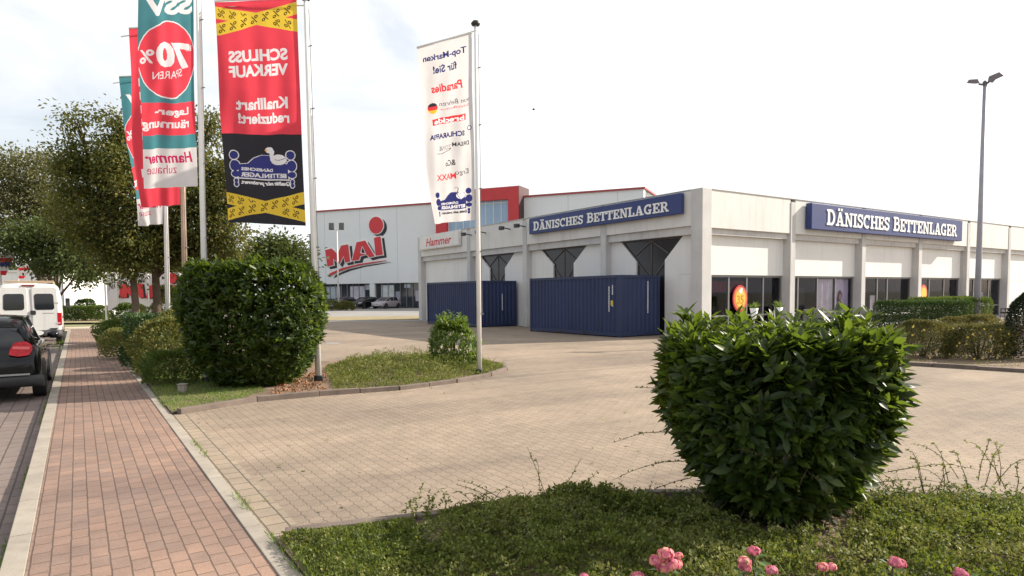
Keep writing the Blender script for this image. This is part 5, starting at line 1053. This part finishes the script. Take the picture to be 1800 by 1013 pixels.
cover('low_weeds', vgr, 26000, .07, .026, M_cover, .55, 7.0, 3.0, .2)
cover('low_weeds', vgr, 9000, .06, .024, M_cover2, .5, 8.0, 3.0, .2, gap=.05)
ic = [G(590, 692), G(700, 684), G(800, 671), G(860, 660), G(886, 651), G(878, 644), G(840, 637), G(740, 630), G(620, 637), G(570, 650)]
cover('ground_cover', ic, 30000, .30, .055, M_cover, .3, 9.0, 1.7, .8, .02, gap=-.2)
cover('dry_cover', ic, 26000, .34, .055, M_cover2, .28, 12.0, 1.7, .8, .02, gap=-.05)
grass('grass', ic, 2500, .30, M_cover2, .010, 1.1, seed=4.0, gap=0)
cover('low_weeds', ic, 12000, .06, .04, M_cover, .5, 14.0, 2.0, .2)
il = [SW(10.95, 1.13), G(420, 707), G(470, 690), G(360, 655), SW(16, 1.9), SW(20, 1.5), SW(20, 1.13)]
grass('grass', il, 70000, .06, M_grassleaf, .008, .7, seed=6.0)
grass('grass', [SW(18, 1.13), SW(40, 1.13), SW(40, 4), SW(18, 3.2)], 26000, .25, M_grassleaf, .02, .7, seed=8.0)
grass('grass', [SW(26, -.5), SW(44, -.5), SW(44, -.9), SW(26, -.8)], 4000, .12, M_grassleaf, .02, .7, seed=8.5)
cover('fallen_leaves', [G(470, 700), G(575, 690), G(572, 655), G(500, 665)], 1800, .02, .06, leafmat('fallen_leaf', [(0, (.12, .05, .02)), (.5, (.28, .12, .05)), (1, (.4, .2, .1))], .7, .1, (.3, .12, .04)), .5, 2.0, 1.0, .3, .0)
cover('fallen_leaves', ri_out, 16000, .10, .04, M_cover2, .5, 2.0, 1.0, .5, .0)
lf = [G(330, 722), G(900, 662), G(1100, 700), G(1150, 860), G(760, 905), G(520, 930)]
X, Y = scatter(lf, 420); k = RNG.uniform(0, 1, len(X)) < np.exp(-edge_dist(X, Y, lf)*2.2)+.06; X, Y = X[k], Y[k]; n_ = len(X); V, Q = diamonds(np.stack([X, Y, np.full(n_, .006)], 1), RNG.normal(size=(n_, 3))*np.array([[1, 1, .12]]), np.array([[0, 0, 1.]]*n_)+RNG.normal(size=(n_, 3))*.2, RNG.uniform(.03, .07, n_), RNG.uniform(.018, .035, n_)); tag(fastmesh('fallen_leaves', V, Q, M_cover2), kind='stuff')
# joint weeds along the kerbs
X = RNG.uniform(-2, 26, 9000); nn = nz2(X, X*0, 1.1, 3.3); k = nn > .08; X = X[k]; b_ = np.where(RNG.uniform(0, 1, len(X)) < .7, -.49+RNG.normal(size=len(X))*.012, 1.1+RNG.normal(size=len(X))*.012); P = np.stack([SD.x*X+SR.x*b_, SD.y*X+SR.y*b_, np.where(b_ < 0, -.095, .0)], 1); D = unit(RNG.normal(size=P.shape)*np.array([[.6, .6, .1]])+np.array([[0, 0, 1.]])); V, Q = diamonds(P, D, rnd_dir(len(X)), RNG.uniform(.02, .09, len(X)), np.full(len(X), .007)); tag(fastmesh('kerb_weeds', V, Q, M_grassleaf), kind='stuff')
# arching sprigs that stand out of the low cover
def sprigs(name, spots, mat, label=None):
    q = MB(); Ps = []; Ds = []; Ls = []
    for p, d, ln, lift in spots:
        p = Vector(p); d = Vector(d); pts = [p+d*(ln*t)+Z*(lift*math.sin(t*2.2)*ln) + Vector((random.uniform(-1, 1), random.uniform(-1, 1), 0))*.012 for t in (0, .25, .5, .75, 1)]; q.tube(pts, [.0035, .003, .0025, .002, .001], 4)
        for i in range(int(ln*75)):
            t = random.random()*3.999; a = pts[int(t)].lerp(pts[int(t)+1], t % 1); Ps.append(list(a)); Ds.append([random.gauss(0, 1), random.gauss(0, 1), random.gauss(.3, .6)]); Ls.append(random.uniform(.014, .028))
    Ps, Ds, Ls = np.array(Ps), np.array(Ds), np.array(Ls); V, Q = diamonds(Ps, Ds, rnd_dir(len(Ps)), Ls, Ls*.55)
    st = q.build(name, M_stem); nb = len(st.data.vertices); bm = bmesh.new(); bm.from_mesh(st.data); st.data.materials.append(mat)
    vv = [bm.verts.new(v) for v in V]
    for f in Q: fc = bm.faces.new([vv[i] for i in f]); fc.material_index = 1
    bm.to_mesh(st.data); bm.free(); return tag(st, kind='stuff')
sp = []
for i in range(260):
    px = random.uniform(760, 1790); y = random.uniform(895, 1000); p = G(px, y); p.z = .08; an = random.uniform(0, 6.28); sp.append((p, (math.cos(an), math.sin(an), .2), random.uniform(.10, .24), random.uniform(.1, .7)))
for px, y, dx, dz, ln in ((960, 903, -.35, 1, .40), (985, 900, .5, .9, .34), (950, 905, -.1, 1.1, .3), (900, 910, -1, .4, .4), (880, 908, -.9, .3, .4), (1010, 910, .6, .8, .3)):
    p = G(px, y); p.z = .1; sp.append((p, (dx, 0, dz), ln, .12))
for i in range(18):
    p = G(random.uniform(1560, 1800), random.uniform(866, 905)); p.z = .12; sp.append((p, (random.uniform(-1, 1), random.uniform(-.3, .6), .3), random.uniform(.3, .6), .35))
sprigs('sprigs', sp, M_cover)
def shoots(name, n, mat, x0, x1, y0, y1, zb, l0, l1, ll):
    Pq = []; Dq = []; Lq = []
    for i in range(n):
        p = G(random.uniform(x0, x1), random.uniform(y0, y1))
        if math.hypot(p.x-BUSH.x, p.y-BUSH.y+.22) < .56: continue
        p.z = zb+random.uniform(-.03, .05); d = Vector((random.gauss(0, .6), random.gauss(0, .6), random.uniform(.25, 1))).normalized(); ln = random.uniform(l0, l1); bend = Vector((random.gauss(0, .4), random.gauss(0, .4), -.25))
        for j in range(int(ln*170)):
            t = random.random(); q_ = p+d*(ln*t)+bend*(ln*t*t*.6); Pq.append(list(q_)); Dq.append([random.gauss(0, 1), random.gauss(0, 1), random.gauss(.35, .5)]); Lq.append(ll*random.uniform(.6, 1.2)*(1.1-.5*t))
    Pq, Dq, Lq = np.array(Pq), np.array(Dq), np.array(Lq); V, Q = diamonds(Pq, Dq, rnd_dir(len(Pq)), Lq, Lq*.58); return tag(fastmesh(name, V, Q, mat), kind='stuff')
shoots('leafy_shoots', 620, M_cover, 700, 1800, 905, 1012, .10, .07, .20, .03)
shoots('leafy_shoots', 260, M_cover2, 760, 1800, 893, 1000, .08, .06, .18, .028)
shoots('leafy_shoots', 380, M_small, 1520, 1800, 882, 950, .05, .06, .2, .028)
shoots('leafy_shoots', 90, M_small, 1170, 1280, 890, 935, .06, .06, .2, .028)
bp = []
for px, y, dx, dz, ln in ((1190, 760, -1, -.25, .5), (1200, 810, -1, -.35, .55), (1170, 690, -1, .05, .25), (1215, 840, -1, -.5, .5), (1540, 850, 1, -.1, .5), (1560, 830, 1, -.05, .6), (1555, 870, 1, .0, .55), (1390, 800, -.5, -.6, .35), (1440, 790, -.4, -.8, .4), (1420, 830, .5, -.7, .35), (1300, 790, .6, -.4, .35), (1250, 880, -.7, .2, .4)):
    p = A(px, y, 4.36 if 1280 < px < 1500 else 4.95); bp.append((p, (dx, -.15, dz), ln, .15))
sprigs('sprigs', bp, M_cover)
# ------------------------------------------------------------------ roses in the front bed
M_pk = leafmat('pink_petal', [(0, (.50, .10, .20)), (.5, (.62, .17, .26)), (1, (.74, .30, .32))], .6, .3, (.7, .2, .25), .3, 8.0); M_pc = leafmat('peach_petal', [(.15, (.58, .10, .24)), (.5, (.70, .22, .28)), (.85, (.84, .46, .30))], .6, .3, (.8, .3, .25), .3, 14.0)
def bloom(c, r, n=70):
    """one rose head: petals cupped round a centre"""
    th = RNG.uniform(0, 2*np.pi, n); ph = np.arccos(RNG.uniform(-.45, 1, n)); d = np.stack([np.cos(th)*np.sin(ph), np.sin(th)*np.sin(ph), np.cos(ph)], 1); rr = r*RNG.uniform(.45, 1, (n, 1)); P = np.array(c)[None]+d*rr*np.array([[1, 1, .8]])
    tn = unit(np.cross(d, rnd_dir(n))); V, Q = leaves(P-tn*r*.35, tn+d*.25, d, np.full(n, r*.8), np.full(n, r*.75), -.12, .2); return V, Q
def rose(px, y, D, heads, label, mat, lv=26):
    c = A(px, y, D); base = Vector((c.x+random.uniform(-.05, .05), c.y+.04, .03)); o = thing('rose', label, 'flower', base, 0, 'pink roses along the bottom edge'); q = MB(); q.tube([base, base.lerp(c, .5)+Vector((.02, .01, 0)), c-Z*.02], [.006, .005, .004], 6); q.build('stem', M_stem, o)
    VV = []; QQ = []; nb = 0
    for dx, dz, r in heads:
        V, Q = bloom(c+RT*dx+Z*dz+Vector((0, random.uniform(-.02, .02), 0)), r); VV.append(V); QQ.append(Q+nb); nb += len(V)
    fastmesh('bloom', np.concatenate(VV), np.concatenate(QQ), mat, o, True)
    P = np.array([list(base.lerp(c, random.uniform(.45, .97))) for i in range(lv)]); Dd = rnd_dir(lv); Dd[:, 2] *= .5; V, Q = leaves(P+Dd*.03, Dd, np.array([[0, 0, 1.]]*lv), RNG.uniform(.04, .065, lv), RNG.uniform(.025, .035, lv)); fastmesh('leaf', V, Q, M_rose, o, True)
rose(1170, 985, 3.1, [(0, .03, .038), (-.045, -.01, .034), (.03, -.015, .036), (.065, .015, .022), (-.01, -.035, .036), (.05, -.02, .03)], 'largest peach and pink rose cluster, left of the nearest bush', M_pc, 30)
rose(1308, 990, 3.1, [(0, .005, .032), (.005, -.022, .030)], 'peach and pink rose just left below the trunk of the nearest bush', M_pc)
rose(1322, 967, 3.2, [(0, 0, .03), (.02, -.006, .022)], 'deep pink rose right above the peach one below the nearest bush', M_pk)
rose(1357, 1004, 3.05, [(0, 0, .028)], 'small deep pink rose cut by the bottom edge below the nearest bush', M_pk)
rose(1452, 996, 3.1, [(-.02, 0, .026), (.025, -.004, .024)], 'flat faded salmon rose right of the nearest bush trunk', M_pc)
rose(1570, 986, 3.1, [(0, 0, .034), (.02, -.008, .028)], 'bright pink single rose at the lower right', M_pk)
rose(1692, 1012, 3.1, [(0, 0, .034)], 'pink rose nearest the lower right corner', M_pk)
rose(1118, 1010, 3.1, [(0, -.005, .03), (.015, 0, .022)], 'faded rose left of the large peach cluster', M_pc)
rose(1026, 1011, 3.1, [(0, -.008, .022)], 'leftmost small pink rose on the bottom edge', M_pk)
# ------------------------------------------------------------------ small things
b = G(321, 693); o = thing('marker_stone', 'small pale grey marker post in the grass left of the big laurel bush', 'marker', b); q = MB(); q.box(b+Vector((-.06, -.06, 0)), (.12, 0, 0), (0, .12, 0), (0, 0, .17)); q.build('post', M_kerb, o, bevel=.015); q = MB(); q.box(b+Vector((-.07, -.07, .171)), (.14, 0, 0), (0, .14, 0), (0, 0, .02)); q.build('cap', M_kerb, o, bevel=.005)
c = A(938, 193, 40); o = thing('bird', 'tiny dark bird flying in the white sky', 'bird', c); q = MB(); q.loft([[c+Vector((x, r*math.cos(k*1.05), r*math.sin(k*1.05))) for k in range(6)] for x, r in ((-.1, .01), (-.04, .035), (.05, .03), (.1, .008))])
for s in (-1, 1): q.loft([[c+Vector((x, s*y, z)) for x in (-.03, .04)] + [c+Vector((x, s*y, z+.006)) for x in (.04, -.03)] for y, z in ((.02, .01), (.10, .06), (.19, .04))])
q.build('body', M_black, o, True)
